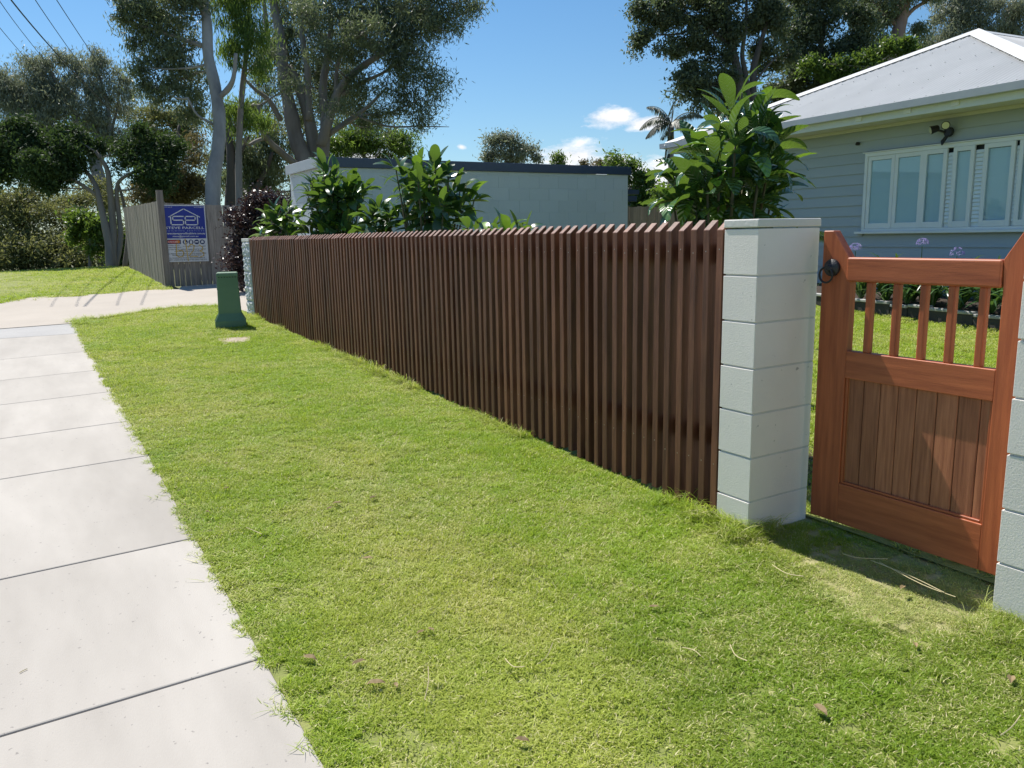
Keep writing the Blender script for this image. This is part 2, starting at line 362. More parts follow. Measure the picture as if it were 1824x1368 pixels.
sheet('driveway', [(-7, 12.3), (-1.35, 12.06), (-.28, 12.01), (.565, 11.965), (.573, 12.209), (.974, 12.298), (1.402, 12.61), (1.85, 12.883), (2.286, 12.87), (2.6, 12.55), (2.72, 11.52), (3.86, 11.6),
      (3.86, 16.42), (2.60, 16.30), (2.45, 15.72), (2.075, 16.027), (1.3, 15.93), (.609, 15.70), (.596, 16.09), (.079, 15.981), (-.313, 15.317), (-1.3, 15.05), (-7, 14.6)], .006, M['drive'], thick=.08, kind='structure')
sheet('nature_strip', [(-2.2, -6), (-1.36, -6), (-1.36, 12.1), (-2.2, 12.15)], -.004, M['soil'], kind='structure')
kb = MB(); kb.add([(x, y, float(gz(x, y)) + d) for (x, d) in ((-2.4, .0), (-2.21, .0), (-2.21, -.2), (-2.4, -.2)) for y in (-8, 14.5)],
   [(0, 1, 3, 2), (2, 3, 5, 4), (4, 5, 7, 6), (6, 7, 1, 0)]); kb.build('kerb', M['concrete'], kind='structure')
sheet('road', [(-9.5, -20), (-2.42, -20), (-2.42, 22.4), (-9.5, 22.4)], -.13, M['asphalt'], kind='structure')

# ------------------------------------------------------------------ grass
def blade_clump(nb, rad, lmin, lmax, wid, lean, seed, seg=3, droop=.6):
    r = np.random.default_rng(seed)
    V = []; F = []; var = []; k = 0
    for i in range(nb):
        a = r.uniform(0, 2 * math.pi); rr = rad * math.sqrt(r.uniform()); b = np.array([rr * math.cos(a), rr * math.sin(a), -.004])
        Ln = r.uniform(lmin, lmax); d = r.uniform(0, 2 * math.pi); ln = r.uniform(.15, lean)
        dir_ = np.array([math.cos(d) * math.sin(ln), math.sin(d) * math.sin(ln), math.cos(ln)]); side = np.array([-math.sin(d + r.uniform(-.6, .6)), math.cos(d), 0]); side /= np.linalg.norm(side)
        w = wid * r.uniform(.7, 1.3); p = b.copy(); ids = []
        for s_ in range(seg + 1):
            t = s_ / seg; ww = w * (1 - t ** 1.6) * .5 + .0002
            V += [p - side * ww, p + side * ww]; ids.append(k); k += 2
            dir_ = dir_ + np.array([math.cos(d) * .25, math.sin(d) * .25, -droop * t]) * 1.0 * (.6 + r.uniform() * .5); dir_ /= np.linalg.norm(dir_)
            p = p + dir_ * Ln / seg; p[2] = max(p[2], .002)
        vv = r.uniform()
        for s_ in range(seg):
            F.append((ids[s_], ids[s_] + 1, ids[s_ + 1] + 1, ids[s_ + 1])); var.append(vv)
    return np.array(V), np.array(F), var
def clump_collection(name, specs):
    c = bpy.data.collections.new(name)
    for i, sp in enumerate(specs):
        V, F, var = blade_clump(*sp)
        o = bpy.data.objects.new(name + '_clump', quads_mesh(name + '_clump', V, F, M['grass'], var)); c.objects.link(o)
    return c
short = clump_collection('short_grass', [(95, .055, .014, .036, .0032, 1.5, s) for s in range(8)])
tall = clump_collection('tall_grass', [(26, .03, .06, .17, .0034, .8, 40 + s, 5, .55) for s in range(5)])
runner = clump_collection('runner_grass', [(12, .05, .04, .10, .0026, 1.5, 60 + s, 4, .3) for s in range(4)])
def scatter_group(col):
    ng = bpy.data.node_groups.new('scatter_' + col.name, 'GeometryNodeTree')
    ng.interface.new_socket('Geometry', in_out='INPUT', socket_type='NodeSocketGeometry')
    ng.interface.new_socket('Geometry', in_out='OUTPUT', socket_type='NodeSocketGeometry')
    n = ng.nodes; l = ng.links
    gi = n.new('NodeGroupInput'); go = n.new('NodeGroupOutput')
    ci = n.new('GeometryNodeCollectionInfo'); ci.inputs['Collection'].default_value = col
    ci.inputs['Separate Children'].default_value = True; ci.inputs['Reset Children'].default_value = True
    ip = n.new('GeometryNodeInstanceOnPoints'); ip.inputs['Pick Instance'].default_value = True
    def attr(name, ty):
        a = n.new('GeometryNodeInputNamedAttribute'); a.data_type = ty; a.inputs['Name'].default_value = name; return a.outputs['Attribute']
    l.new(gi.outputs[0], ip.inputs['Points']); l.new(ci.outputs[0], ip.inputs['Instance'])
    l.new(attr('idx', 'INT'), ip.inputs['Instance Index'])
    e2r = n.new('FunctionNodeEulerToRotation'); l.new(attr('rot', 'FLOAT_VECTOR'), e2r.inputs[0]); l.new(e2r.outputs[0], ip.inputs['Rotation'])
    l.new(attr('scl', 'FLOAT_VECTOR'), ip.inputs['Scale']); l.new(ip.outputs[0], go.inputs[0])
    return ng
GR = {}
def scatter(name, pts, scl, col, rot=None, nvar=8, **kw):
    pts = np.asarray(pts, np.float32); n = len(pts)
    me = bpy.data.meshes.new(name); me.vertices.add(n); me.vertices.foreach_set('co', pts.ravel())
    if rot is None: rot = np.stack([rng.normal(0, .08, n), rng.normal(0, .08, n), rng.uniform(0, 6.283, n)], -1)
    a = me.attributes.new('rot', 'FLOAT_VECTOR', 'POINT'); a.data.foreach_set('vector', rot.astype(np.float32).ravel())
    a = me.attributes.new('scl', 'FLOAT_VECTOR', 'POINT'); a.data.foreach_set('vector', np.asarray(scl, np.float32).ravel())
    a = me.attributes.new('idx', 'INT', 'POINT'); a.data.foreach_set('value', rng.integers(0, nvar, n).astype(np.int32))
    o = bpy.data.objects.new(name, me); COL.objects.link(o)
    if col.name not in GR: GR[col.name] = scatter_group(col)
    md = o.modifiers.new('scatter', 'NODES'); md.node_group = GR[col.name]
    tagit(o, kind='stuff', **kw); return o
def inpoly(x, y, poly):
    r = np.zeros(len(x), bool); n = len(poly); j = n - 1
    for i in range(n):
        xi, yi = poly[i]; xj, yj = poly[j]
        c = ((yi > y) != (yj > y)) & (x < (xj - xi) * (y - yi) / (yj - yi + 1e-12) + xi); r ^= c; j = i
    return r
def lawn(name, poly, dens, scale, label, cat='lawn grass', keepout=None, dz=0.):
    P = np.array(poly); x0, y0 = P.min(0); x1, y1 = P.max(0); n = int((x1 - x0) * (y1 - y0) * dens)
    x = rng.uniform(x0, x1, n); y = rng.uniform(y0, y1, n); k = inpoly(x, y, poly)
    if keepout is not None: k &= ~keepout(x, y)
    x, y = x[k], y[k]; hz = (.8 + .55 * vnoise(x, y, .55, 3) * vnoise(x, y, .17, 5) * 1.6)
    if callable(scale): s = scale(x, y)
    else: s = np.full(len(x), float(scale))
    s = s * rng.uniform(.8, 1.2, len(x))
    scatter(name, np.stack([x, y, gz(x, y) - .002 + dz], -1), np.stack([s, s, s * hz], -1), short, label=label, category=cat)
je = lambda n: rng.normal(0, .012, n)
front_poly = [(.56, .3), (2.88, .3), (2.86, 1.40), (2.86, 1.40), (2.62, 1.39), (2.44, 1.46), (2.43, 1.62), (2.48, 1.84), (2.55, 2.05), (2.64, 2.33), (2.66, 2.40), (2.66, 11.6), (2.58, 12.48), (2.286, 12.84), (1.85, 12.86), (1.402, 12.58), (.974, 12.27), (.56, 12.18)]
box_keep = lambda x, y: ((abs(x - 2.19) < .17) & (abs(y - 10.36) < .17)) | (((x - 2.0) / .16) ** 2 + ((y - 9.22) / .17) ** 2 < .75 + .5 * vnoise(x, y, .05, 4)) | ((x > 2.86) & (y < 1.42))
lawn('front_lawn_grass', front_poly, 760, lambda x, y: .82 + .05 * np.clip(y, 0, 12), 'short sunlit lawn between the concrete footpath and the brown slat fence', keepout=box_keep)
lawn('alcove_grass', [(2.66, 2.36), (2.57, 2.05), (2.50, 1.84), (2.45, 1.62), (2.46, 1.48), (2.64, 1.41), (2.85, 1.43), (3.3, 1.43), (3.3, 2.36)], 900, .55, 'thin dry grass in the recess before the timber gate', dz=-.018)
lawn('yard_lawn_grass', [(3.06, 2.6), (3.4, .2), (9.2, .2), (9.2, 4), (9.35, 7), (9.35, 11), (3.06, 11)], 210, 1.5, 'mown lawn in the yard behind the timber gate')
lawn('verge_lawn_grass', [(-9, 14.7), (-.4, 15.25), (.079, 15.93), (.6, 15.66), (2.075, 15.98), (2.33, 15.8), (2.36, 22.5), (2.2, 24), (-9, 24)], 110, 2.1, 'grassy verge mound beyond the driveway')
# taller untrimmed grass
def tallgrass():
    pts = []; sc = []
    def put(x, y, s): pts.append((x, y, float(gz(x, y)))); sc.append((s, s, s * random.uniform(.8, 1.2)))
    for i in range(560):
        y = random.uniform(2.42, 11.3); x = 2.655 - abs(random.gauss(0, .035)); dn = float(vnoise(x, y, .6, 8))
        if dn > .30: put(x, y, random.uniform(.35, 1.0) * (.5 + dn))
    for i in range(46): put(random.gauss(2.66, .07), random.uniform(2.33, 2.42), random.uniform(.4, 1.0))
    for i in range(30): put(2.62 - abs(random.gauss(0, .06)), random.uniform(2.3, 2.9), random.uniform(.45, .8))
    for i in range(60):
        a = random.uniform(0, 6.28); put(2.19 + .24 * math.cos(a), 10.36 + .24 * math.sin(a), random.uniform(.35, .7))
    for i in range(170):                                     # driveway edge of the lawn
        t = random.uniform(0, 1); x = .56 + 2.05 * t
        y = np.interp(x, [.56, .974, 1.402, 1.85, 2.286, 2.6], [12.2, 12.28, 12.6, 12.86, 12.85, 12.5]) - abs(random.gauss(0, .06)); put(x, y, random.uniform(.45, .95))
    for i in range(40): put(random.gauss(.66, .08), random.gauss(11.9, .18), random.uniform(.6, 1.1))
    for cx, cy, n in ((1.32, 9.1, 26), (1.55, 7.4, 12), (1.62, 7.5, 14), (1.9, 4.35, 18), (1.35, 8.2, 10), (1.0, 6.2, 6), (2.72, 1.24, 14), (2.83, 1.30, 12), (2.2, 1.35, 10), (2.35, 1.6, 8)):
        for i in range(n): put(random.gauss(cx, .09), random.gauss(cy, .07), random.uniform(.35, .75))
    for i in range(90): put(random.uniform(-6, 2.3), random.uniform(15.3, 22), random.uniform(.4, .9))
    scatter('tall_grass_tufts', pts, sc, tall, nvar=5, label='taller untrimmed grass tufts along the foot of the slat fence and lawn edges', category='grass tufts')
    pts = []; sc = []; rt = []
    for i in range(150):
        y = random.uniform(1.5, 11.8); x = .575 - abs(random.gauss(0, .035)); pts.append((x, y, float(gz(x, y)) + .003)); s = random.uniform(.35, .95); sc.append((s, s, s * .6)); rt.append((0, 0, random.uniform(0, 6.28)))
    for i in range(300):
        x = random.uniform(.62, 2.6); y = random.uniform(.6, 11.5); pts.append((x, y, float(gz(x, y)) + .012)); s = random.uniform(.4, .9); sc.append((s, s, s * .7)); rt.append((0, 0, random.uniform(0, 6.28)))
    scatter('grass_runners', pts, sc, runner, rot=np.array(rt), nvar=4, label='loose grass runners creeping over the edge of the footpath slabs', category='grass runners')
tallgrass()

# ------------------------------------------------------------------ slat fence
XF = 2.66
def slat_fence():
    y0, y1 = 2.60, 11.06
    t = thing('slat_fence', (XF, 6.8, float(gz(XF, 6.8))), label='dark brown fence of close upright timber slats between two block pillars', cat='fence')
    n = 104; pitch = (y1 - y0) / (n - 1); zt = H + .005
    meshes = {}
    def smesh(h, k):
        mb = MB(); w = .0190; d = .056
        mb.prism([(0, -h), (d, -h), (d, .044), (0, 0)], 1, -w, w)
        # two screw heads on the street face
        for zz in (-.085 - .01 * k, -h + .25):
            a = [(-.0012, .0035 * math.cos(q * 1.0472), zz + .0035 * math.sin(q * 1.0472)) for q in range(6)]
            mb.add(a, [tuple(range(6))[::-1]], 1)
        return mb.mesh('slat', [M['slat'], M['screw']])
    for i in range(n):
        y = y0 + i * pitch; h = zt - float(gz(XF, y)) - random.uniform(0.0, .015); hk = round(h / .03) * .03; k = i % 3
        if (hk, k) not in meshes: meshes[(hk, k)] = smesh(hk, k)
        o = bpy.data.objects.new('slat', meshes[(hk, k)]); COL.objects.link(o); o.parent = t
        b = Vector(t['_b'])
        o.location = Vector((XF + random.gauss(0, .0012), y + random.gauss(0, .0022), zt + random.gauss(0, .0015))) - b
        o.rotation_euler = (random.gauss(0, .0016), random.gauss(0, .0008), random.gauss(0, .028))
        bv = o.modifiers.new('bevel', 'BEVEL'); bv.width = .0022; bv.segments = 1; bv.limit_method = 'ANGLE'; bv.angle_limit = .6
    for z in (H - .10, H - .95):
        mb = MB(); mb.box(XF + .058, XF + .095, y0 - .02, y1 + .02, z - .045, z + .045); mb.build('rail', M['slat'], t)
    for y in np.linspace(y0 + .9, y1 - .9, 5):
        mb = MB(); mb.box(XF + .097, XF + .17, y - .036, y + .036, float(gz(XF, y)) - .1, H - .03); mb.build('post', M['slat'], t)
slat_fence()

# ------------------------------------------------------------------ block pillars
def pillar(x0, x1, y0, y1, top, joints, label, cap=True, base='block_pillar'):
    cx, cy = (x0 + x1) / 2, (y0 + y1) / 2; g = float(gz(cx, cy))
    t = thing(base, (cx, cy, g), label=label, cat='pillar', group='block pillars of the front fence')
    mb = MB(); mb.box(x0 + .009, x1 - .004, y0 + .0009, y1 - .006, g - .1, joints[0] - .002); mb.build('mortar_core', M['mortar'], t)
    zs = list(joints) + [g - .15]
    for a, b in zip(zs[:-1], zs[1:]):
        mb = MB(); j = random.uniform(-.0012, .0012)
        mb.box(x0 + j, x1, y0, y1, b + .0042, a - .0042); mb.build('block', M['block'], t, bevel=.0018, seg=2)
    if cap:
        mb = MB(); mb.box(x0 - .003, x1 + .006, y0 - .004, y1 + .004, joints[0] + .003, top); mb.build('cap', M['cap'], t, bevel=.005, seg=2)
    return t
J1 = [H + .009 - .2 * i for i in range(7)]
pillar(XF, 3.05, 2.383, 2.573, H + .047, J1, 'white painted block pillar with square cap between the slat fence and the gate')
J2 = [H + .018 - .2 * i for i in range(7)]
pillar(2.865, 3.255, 1.20, 1.42, H + .055, J2, 'white painted block pillar at the right edge, hinge side of the timber gate')

def rough_pillar():
    x0, x1, y0, y1 = XF, XF + .19, 11.10, 11.49; g = float(gz(x0, y0)); top = H + .028
    t = thing('block_pillar', ((x0 + x1) / 2, (y0 + y1) / 2, g), label='split-faced grey block pillar at the far end of the slat fence', cat='pillar', group='block pillars of the front fence')
    mb = MB(); mb.box(x0 + .012, x1 - .004, y0 + .004, y1 - .004, g - .1, top - .045); mb.build('mortar_core', M['mortar'], t)
    z = top - .045
    while z > g:
        zb = max(z - .2, g - .1); V = []; ny, nz = 16, 9; mb = MB()
        for k in range(nz + 1):
            for j in range(ny + 1):
                e = min(j, ny - j, k, nz - k); off = 0 if e == 0 else random.uniform(-.004, .024)
                V.append((x0 + .004 - off, y0 + (y1 - y0) * j / ny, zb + .004 + (z - zb - .008) * k / nz))
        F = [(k * (ny + 1) + j, (k + 1) * (ny + 1) + j, (k + 1) * (ny + 1) + j + 1, k * (ny + 1) + j + 1) for k in range(nz) for j in range(ny)]
        mb.add(V, F); mb.box(x0 + .005, x1, y0, y1, zb + .004, z - .004); mb.build('block', M['split'], t); z -= .2
    mb = MB(); mb.box(x0 - .004, x1 + .004, y0 - .004, y1 + .004, top - .042, top); mb.build('cap', M['cap'], t, bevel=.004)
rough_pillar()

# ------------------------------------------------------------------ timber gate
def gate():
    X0, X1 = 3.0, 3.045; g = float(gz(3, 1.9))
    t = thing('timber_gate', (3.02, 1.88, g), label='orange-brown timber gate with raised horns, five upright bars and a boarded lower panel', cat='gate')
    z = lambda r: H + r
    bot = z(-1.292)
    l = MB(); l.prism([(2.322, bot), (2.322, z(-.008)), (2.272, z(-.008)), (2.186, z(-.128)), (2.180, z(-.22)), (2.180, bot)], 0, X0, X1); l.build('stile', M['cedar_z'], t, bevel=.003)
    r = MB(); r.prism([(1.432, bot), (1.554, bot), (1.554, z(-.22)), (1.560, z(-.12)), (1.492, z(-.008)), (1.432, z(-.008))], 0, X0, X1); r.build('stile', M['cedar_z'], t, bevel=.003)
    def rail(a, b, name='rail', w=.0, ro=.003): mb = MB(); mb.box(X0 - w + .001, X1 - .001, 1.5545, 2.1795, z(a), z(b)); return mb.build(name, M['cedar_y'], t, bevel=ro, seg=3)
    mb = MB(); mb.box(X0 - .004, X1 + .004, 1.5605, 2.1995, z(-.222), z(-.120)); mb.build('top_rail', M['cedar_y'], t, bevel=.009, seg=3)
    rail(-.636, -.518, 'middle_rail'); rail(-1.292, -1.111, 'bottom_rail')
    for y in (2.093, 1.972, 1.856, 1.744, 1.627):
        mb = MB(); mb.box(X0 + .008, X0 + .038, y - .0145, y + .0145, z(-.520), z(-.220)); mb.build('bar', M['cedar_z'], t, bevel=.006, seg=2)
    # boarded panel, set back in the frame, beaded round
    ys = np.linspace(1.5665, 2.1675, 9); ys[0] = 1.566; ys = [1.566, 1.605, 1.69, 1.775, 1.86, 1.94, 2.02, 2.098, 2.168]
    for a, b in zip(ys[:-1], ys[1:]):
        mb = MB(); mb.box(X0 + .020, X0 + .034, a + .0012, b - .0012, z(-1.112), z(-.635)); mb.build('panel_board', M['cedar_panel'], t, bevel=.003, seg=1)
    mb = MB(); mb.box(X0 + .0345, X0 + .037, 1.56, 2.17, z(-1.11), z(-.637)); mb.build('panel_back', M['rock_face'], t)
    for a, b in ((1.5548, 1.566), (2.168, 2.1796)):
        mb = MB(); mb.box(X0 + .009, X0 + .020, a, b, z(-1.11), z(-.637)); mb.build('bead', M['cedar_z'], t, bevel=.002)
    mb = MB(); mb.box(X0 + .009, X0 + .020, 1.5665, 2.1675, z(-1.1105), z(-1.100)); mb.build('bead', M['cedar_y'], t, bevel=.002)
    # ring latch
    c = np.array([X0 - .012, 2.266, z(-.165)])
    mb = MB(); mb.tube([c + (.012, 0, 0), c + (-.002, 0, 0), c + (-.006, 0, 0), c + (-.014, 0, 0), c + (-.024, 0, 0)], [.037, .037, .031, .017, .012], 20)
    lat = mb.build('latch_plate', M['black_iron'], t, smooth=False, bevel=.0015)
    mb = MB(); rc = c + np.array([-.018, .012, -.030]); mb.tube([rc + np.array([0.0, .033 * math.cos(a), .033 * math.sin(a)]) for a in np.linspace(0, 2 * math.pi, 25)], .0045, 8, cap=False)
    o = mb.build('latch_ring', M['black_iron'], None, smooth=True); o.parent = lat
    for zz in (-.30, -1.05):
        mb = MB(); mb.box(X1 - .02, X1 - .004, 1.4225, 1.4305, z(zz) - .05, z(zz) + .05); mb.build('hinge', M['black_iron'], t)
gate()

# ------------------------------------------------------------------ green service pillar
def green_box():
    g = float(gz(2.19, 10.36)); b = thing('service_pillar', (2.19, 10.36, g), label='green plastic utility pillar standing in the lawn near the far end of the slat fence', cat='utility box')
    b.rotation_euler[2] = 0
    a = math.radians(-13); ca, sa = math.cos(a), math.sin(a)
    def ring(w, d, z): return [(2.19 + x * ca - y * sa, 10.36 + x * sa + y * ca, g + z) for x, y in ((-w, -d), (w, -d), (w, d), (-w, d))]
    def loft(rs, name, mat, bev):
        mb = MB(); V = sum(rs, []); n = len(rs)
        F = [(3, 2, 1, 0), tuple((n - 1) * 4 + j for j in range(4))] + [(i * 4 + j, i * 4 + (j + 1) % 4, i * 4 + 4 + (j + 1) % 4, i * 4 + 4 + j) for i in range(n - 1) for j in range(4)]
        return mb.add(V, F).build(name, mat, b, bevel=bev, seg=2)
    loft([ring(.182, .182, -.08), ring(.180, .18, .085), ring(.134, .134, .175), ring(.121, .121, .64)], 'body', M['green_box'], .006)
    loft([ring(.126, .126, .625), ring(.124, .124, .662), ring(.112, .112, .674)], 'lid', M['green_box'], .005)
    for k in range(7):
        x = -.095 + k * .0316; mb = MB()
        V = [(2.19 + (x + dx) * ca - dy * sa, 10.36 + (x + dx) * sa + dy * ca, g + z) for dx in (-.006, .006) for dy in (-.1275, -.118) for z in (.612, .622)]
        mb.add(V, [(0, 1, 3, 2), (4, 6, 7, 5), (0, 4, 5, 1), (2, 3, 7, 6), (0, 2, 6, 4), (1, 5, 7, 3)]).build('vent_slot', M['dark_gap'], b)
    # rib pair and raised label plate on the street side
    for y, w in ((-.075, .010), (.0, .012), (.075, .010)):
        rs = [[(2.19 + x * ca - yy * sa, 10.36 + x * sa + yy * ca, g + z) for yy in (y - w, y + w) for x in (xo, xo + .012)] for z, xo in ((.088, -.188), (.172, -.142))]
        mb = MB(); V = rs[0] + rs[1]; mb.add(V, [(0, 2, 3, 1), (4, 5, 7, 6), (0, 4, 6, 2), (1, 3, 7, 5), (0, 1, 5, 4), (2, 6, 7, 3)]).build('rib', M['green_box'], b)
    mb = MB(); V = [(2.19 + x * ca - y * sa, 10.36 + x * sa + y * ca, g + z) for x in (-.131, -.12) for y in (-.05, .03) for z in (.46, .50)]
    mb.add(V, [(0, 1, 3, 2), (4, 6, 7, 5), (0, 4, 5, 1), (2, 3, 7, 6), (0, 2, 6, 4), (1, 5, 7, 3)]).build('label_plate', M['green_box'], b)
green_box()
def pit_lid():
    pts = [(1.83, 9.44), (1.80, 8.99), (2.09, 9.03), (2.19, 9.36)]
    mb = MB(); V = [(x, y, float(gz(x, y)) + .012) for x, y in pts] + [(x, y, float(gz(x, y)) - .05) for x, y in pts]
    mb.add(V, [(0, 1, 2, 3), (7, 6, 5, 4), (0, 4, 5, 1), (1, 5, 6, 2), (2, 6, 7, 3), (3, 7, 4, 0)])
    mb.build('pit_lid', M['sand'], bevel=.008, label='sandy worn pit lid lying flush in the lawn before the green pillar', cat='pit lid')
pit_lid()

# ------------------------------------------------------------------ paling fences
def paling_fence(name, A, B, z_a, z_b, g_a, g_b, w, mat, label, posts=(), gapc=.004):
    A = np.array(A, float); B = np.array(B, float); Ln = np.linalg.norm(B - A); d = (B - A) / Ln; nrm = np.array([d[1], -d[0]])
    mid = (A + B) / 2; t = thing(name, (mid[0], mid[1], (g_a + g_b) / 2), label=label, cat='fence')
    n = int(Ln / w)
    for i in range(n):
        a = i * w + gapc * random.uniform(.2, 1.6); b = (i + 1) * w - gapc * random.uniform(.2, 1.2); f = (i + .5) / n
        zt = z_a + (z_b - z_a) * f + random.uniform(-.008, .008); gb = g_a + (g_b - g_a) * f - .03; o_ = random.uniform(-.004, .004)
        V = []
        for zz in (gb, zt):
            for s_ in (a, b):
                for q in (0, .014):
                    p = A + d * (s_ + random.uniform(-.002, .002)) + nrm * (q + o_); V.append((p[0], p[1], zz))
        MB().add(V, [(0, 2, 3, 1), (4, 5, 7, 6), (0, 1, 5, 4), (2, 6, 7, 3), (0, 4, 6, 2), (1, 3, 7, 5)]).build('paling', mat, t)
    for hh in (.25, .8):
        mb = MB(); V = []
        for s_ in (0, Ln):
            for q in (-.045, -.006):
                for dz in (-.035, .035):
                    p = A + d * s_ + nrm * q; V.append((p[0], p[1], (g_a + g_b) / 2 + hh * (z_a - g_a) + dz))
        mb.add(V, [(0, 1, 3, 2), (4, 6, 7, 5), (0, 4, 5, 1), (2, 3, 7, 6), (0, 2, 6, 4), (1, 5, 7, 3)]).build('rail', mat, t)
    for s_, zt in posts:
        p = A + d * s_ + nrm * .035; mb = MB(); mb.box(p[0] - .055, p[0] + .055, p[1] - .045, p[1] + .045, g_a - .2, zt); mb.build('post', mat, t)
    return t
paling_fence('paling_fence', (2.42, 16.5), (6.2, 16.5), H + .718, H + .60, H - .80, H - .86, .098, M['paling'], 'weathered grey paling fence across the driveway end that carries the blue sign', posts=((-.03, H + .95),))
paling_fence('paling_fence', (2.40, 22.4), (2.385, 16.62), H + .86, H + .76, H - .62, H - .80, .10, M['paling'], 'weathered grey paling fence running away behind the blue sign beside the verge')
paling_fence('paling_fence', (9.75, 12.6), (14.2, 12.2), H + .50, H + .52, H - .9, H - .9, .10, M['paling_far'], 'brown paling fence between the garage end and the house')

# ------------------------------------------------------------------ builder's sign
def emis_free(name, c, rough=.5): return material(name, c, rough, .02, 3)
def sign():
    W_, Hh = .775, 1.055; yS = 16.44
    t = thing('builder_sign', (2.77, yS, H - .37), label='blue and white builder sign board with yellow spray paint fixed to the grey paling fence', cat='sign')
    t.rotation_euler = (0, math.radians(.6), 0)
    blue = emis_free('sign_blue', (.022, .036, .26)); white = emis_free('sign_white', (.60, .60, .62)); navy = emis_free('sign_navy', (.02, .03, .10))
    black = emis_free('sign_black', (.02, .02, .025)); red = emis_free('sign_red', (.45, .05, .02)); orange = emis_free('sign_orange', (.62, .20, .03)); yel = emis_free('sign_yellow_paint', (.58, .36, .02))
    ox, oz = 2.385, H - .373
    mb = MB(); mb.box(ox, ox + W_, yS, yS + .008, oz, oz + Hh); mb.build('board', white, t)
    def rect(x0, x1, z0, z1, y=.002, mat=blue, name='panel'):
        mb = MB(); mb.box(ox + x0, ox + x1, yS - y, yS - .0002 if y < .0025 else yS - .002, oz + z0, oz + z1); return mb.build(name, mat, t)
    rect(.018, W_ - .018, .435, Hh - .018)
    def strokes(lines, w, mat, name, y=.004):
        mb = MB()
        for ln in lines:
            for (a, b), (c, d) in zip(ln[:-1], ln[1:]):
                v = np.array([c - a, d - b]); Ln = np.linalg.norm(v); v = v / Ln; p = np.array([-v[1], v[0]]) * w / 2; e = v * w * .5
                q = [np.array([a, b]) - e + p, np.array([c, d]) + e + p, np.array([c, d]) + e - p, np.array([a, b]) - e - p]
                V = [(ox + k[0], yS - y, oz + k[1]) for k in q] + [(ox + k[0], yS - .0022, oz + k[1]) for k in q]
                mb.add(V, [(0, 1, 2, 3), (7, 6, 5, 4), (0, 4, 5, 1), (1, 5, 6, 2), (2, 6, 7, 3), (3, 7, 4, 0)])
        return mb.build(name, mat, t)
    strokes([[(.118, .835), (.388, .985), (.665, .835)]], .016, white, 'logo_roof')
    strokes([[(.37, .845), (.185, .845), (.185, .775), (.37, .775), (.37, .690), (.148, .690), (.148, .848)]], .019, white, 'logo_letter')
    strokes([[(.625, .840), (.625, .690), (.405, .690), (.405, .845), (.585, .845), (.585, .775), (.405, .775)]], .019, white, 'logo_letter')
    dg = bpy.context.evaluated_depsgraph_get()
    def text(s, x, z, size, wid, mat, name='lettering', bold=.0):
        cu = bpy.data.curves.new('text', 'FONT'); cu.body = s; cu.size = size; cu.extrude = .0006; cu.offset = bold; cu.align_x = 'CENTER'; cu.resolution_u = 2
        to = bpy.data.objects.new('text', cu); COL.objects.link(to); bpy.context.view_layer.update()
        me = bpy.data.meshes.new_from_object(to.evaluated_get(bpy.context.evaluated_depsgraph_get())); wd = to.dimensions.x
        bpy.data.objects.remove(to); me.materials.clear(); me.materials.append(mat)
        o = bpy.data.objects.new(name, me); COL.objects.link(o); o.parent = t; sx = wid / wd if wid else 1
        o.scale = (sx, 1, 1); o.rotation_euler = (math.pi / 2, 0, 0); o.location = Vector((ox + x, yS - .0036, oz + z)) - Vector(t['_b'])
    text('STEVE PARCELL', .387, .612, .062, .69, white, bold=.0008)
    text('B U I L D I N G   S E R V I C E S', .387, .567, .036, .69, emis_free('sign_pale_blue', (.30, .34, .55)))
    text('www.steveparcellbuilders.com.au', .387, .513, .050, .71, white, bold=.001)
    text('steve@parcell.com.au', .387, .463, .042, .46, white, bold=.0006)
    text('QBSA: 62149', .105, 1.005, .024, .165, white); text('0412 088027', .665, 1.005, .024, .175, white)
    rect(.03, .295, .335, .415, .002, navy, 'danger_panel')
    mb = MB(); pts = [(ox + .162 + .118 * math.cos(a), oz + .375 + .030 * math.sin(a)) for a in np.linspace(0, 2 * math.pi, 21)[:-1]]
    mb.prism(pts, 1, yS - .0035, yS - .0022); mb.build('danger_oval', red, t)
    mb = MB(); pts = [(ox + .242 + .04 * math.cos(a), oz + .375 + .029 * math.sin(a)) for a in np.linspace(0, 2 * math.pi, 17)[:-1]]
    mb.prism(pts, 1, yS - .0038, yS - .0036); mb.build('orange_patch', orange, t)
    text('DANGER', .155, .360, .042, .17, white)
    text('CONSTRUCTION SITE', .165, .298, .026, .21, black); text('NO UNAUTHORISED ENTRY', .165, .262, .026, .255, black)
    for k in range(4):
        cx = .372 + .103 * k; pts = [(ox + cx + .045 * math.cos(a), oz + .368 + .045 * math.sin(a)) for a in np.linspace(0, 2 * math.pi, 21)[:-1]]
        mb = MB(); mb.prism(pts, 1, yS - .0028, yS - .0003); mb.build('safety_disc', navy, t)
        sh = [[(-.02, -.025), (.005, -.03), (.03, -.022), (.028, -.005), (0, .0), (-.008, .03), (-.022, .03)], [(-.018, -.03), (.018, -.03), (.024, .005), (.018, .03), (.002, .034), (-.016, .025), (-.022, .0)],
              [(-.032, -.008), (.032, -.008), (.032, .010), (.0, .016), (-.032, .010)], [(-.022, -.02), (.022, -.02), (.024, .0), (.016, .026), (-.016, .026), (-.024, .0)]][k]
        mb = MB(); mb.prism([(ox + cx + a, oz + .368 + b) for a, b in sh], 1, yS - .0034, yS - .0029); mb.build('safety_symbol', white, t)
    text('ALL PERSONS MUST WEAR SAFETY EQUIPMENT', .53, .282, .022, .42, black)
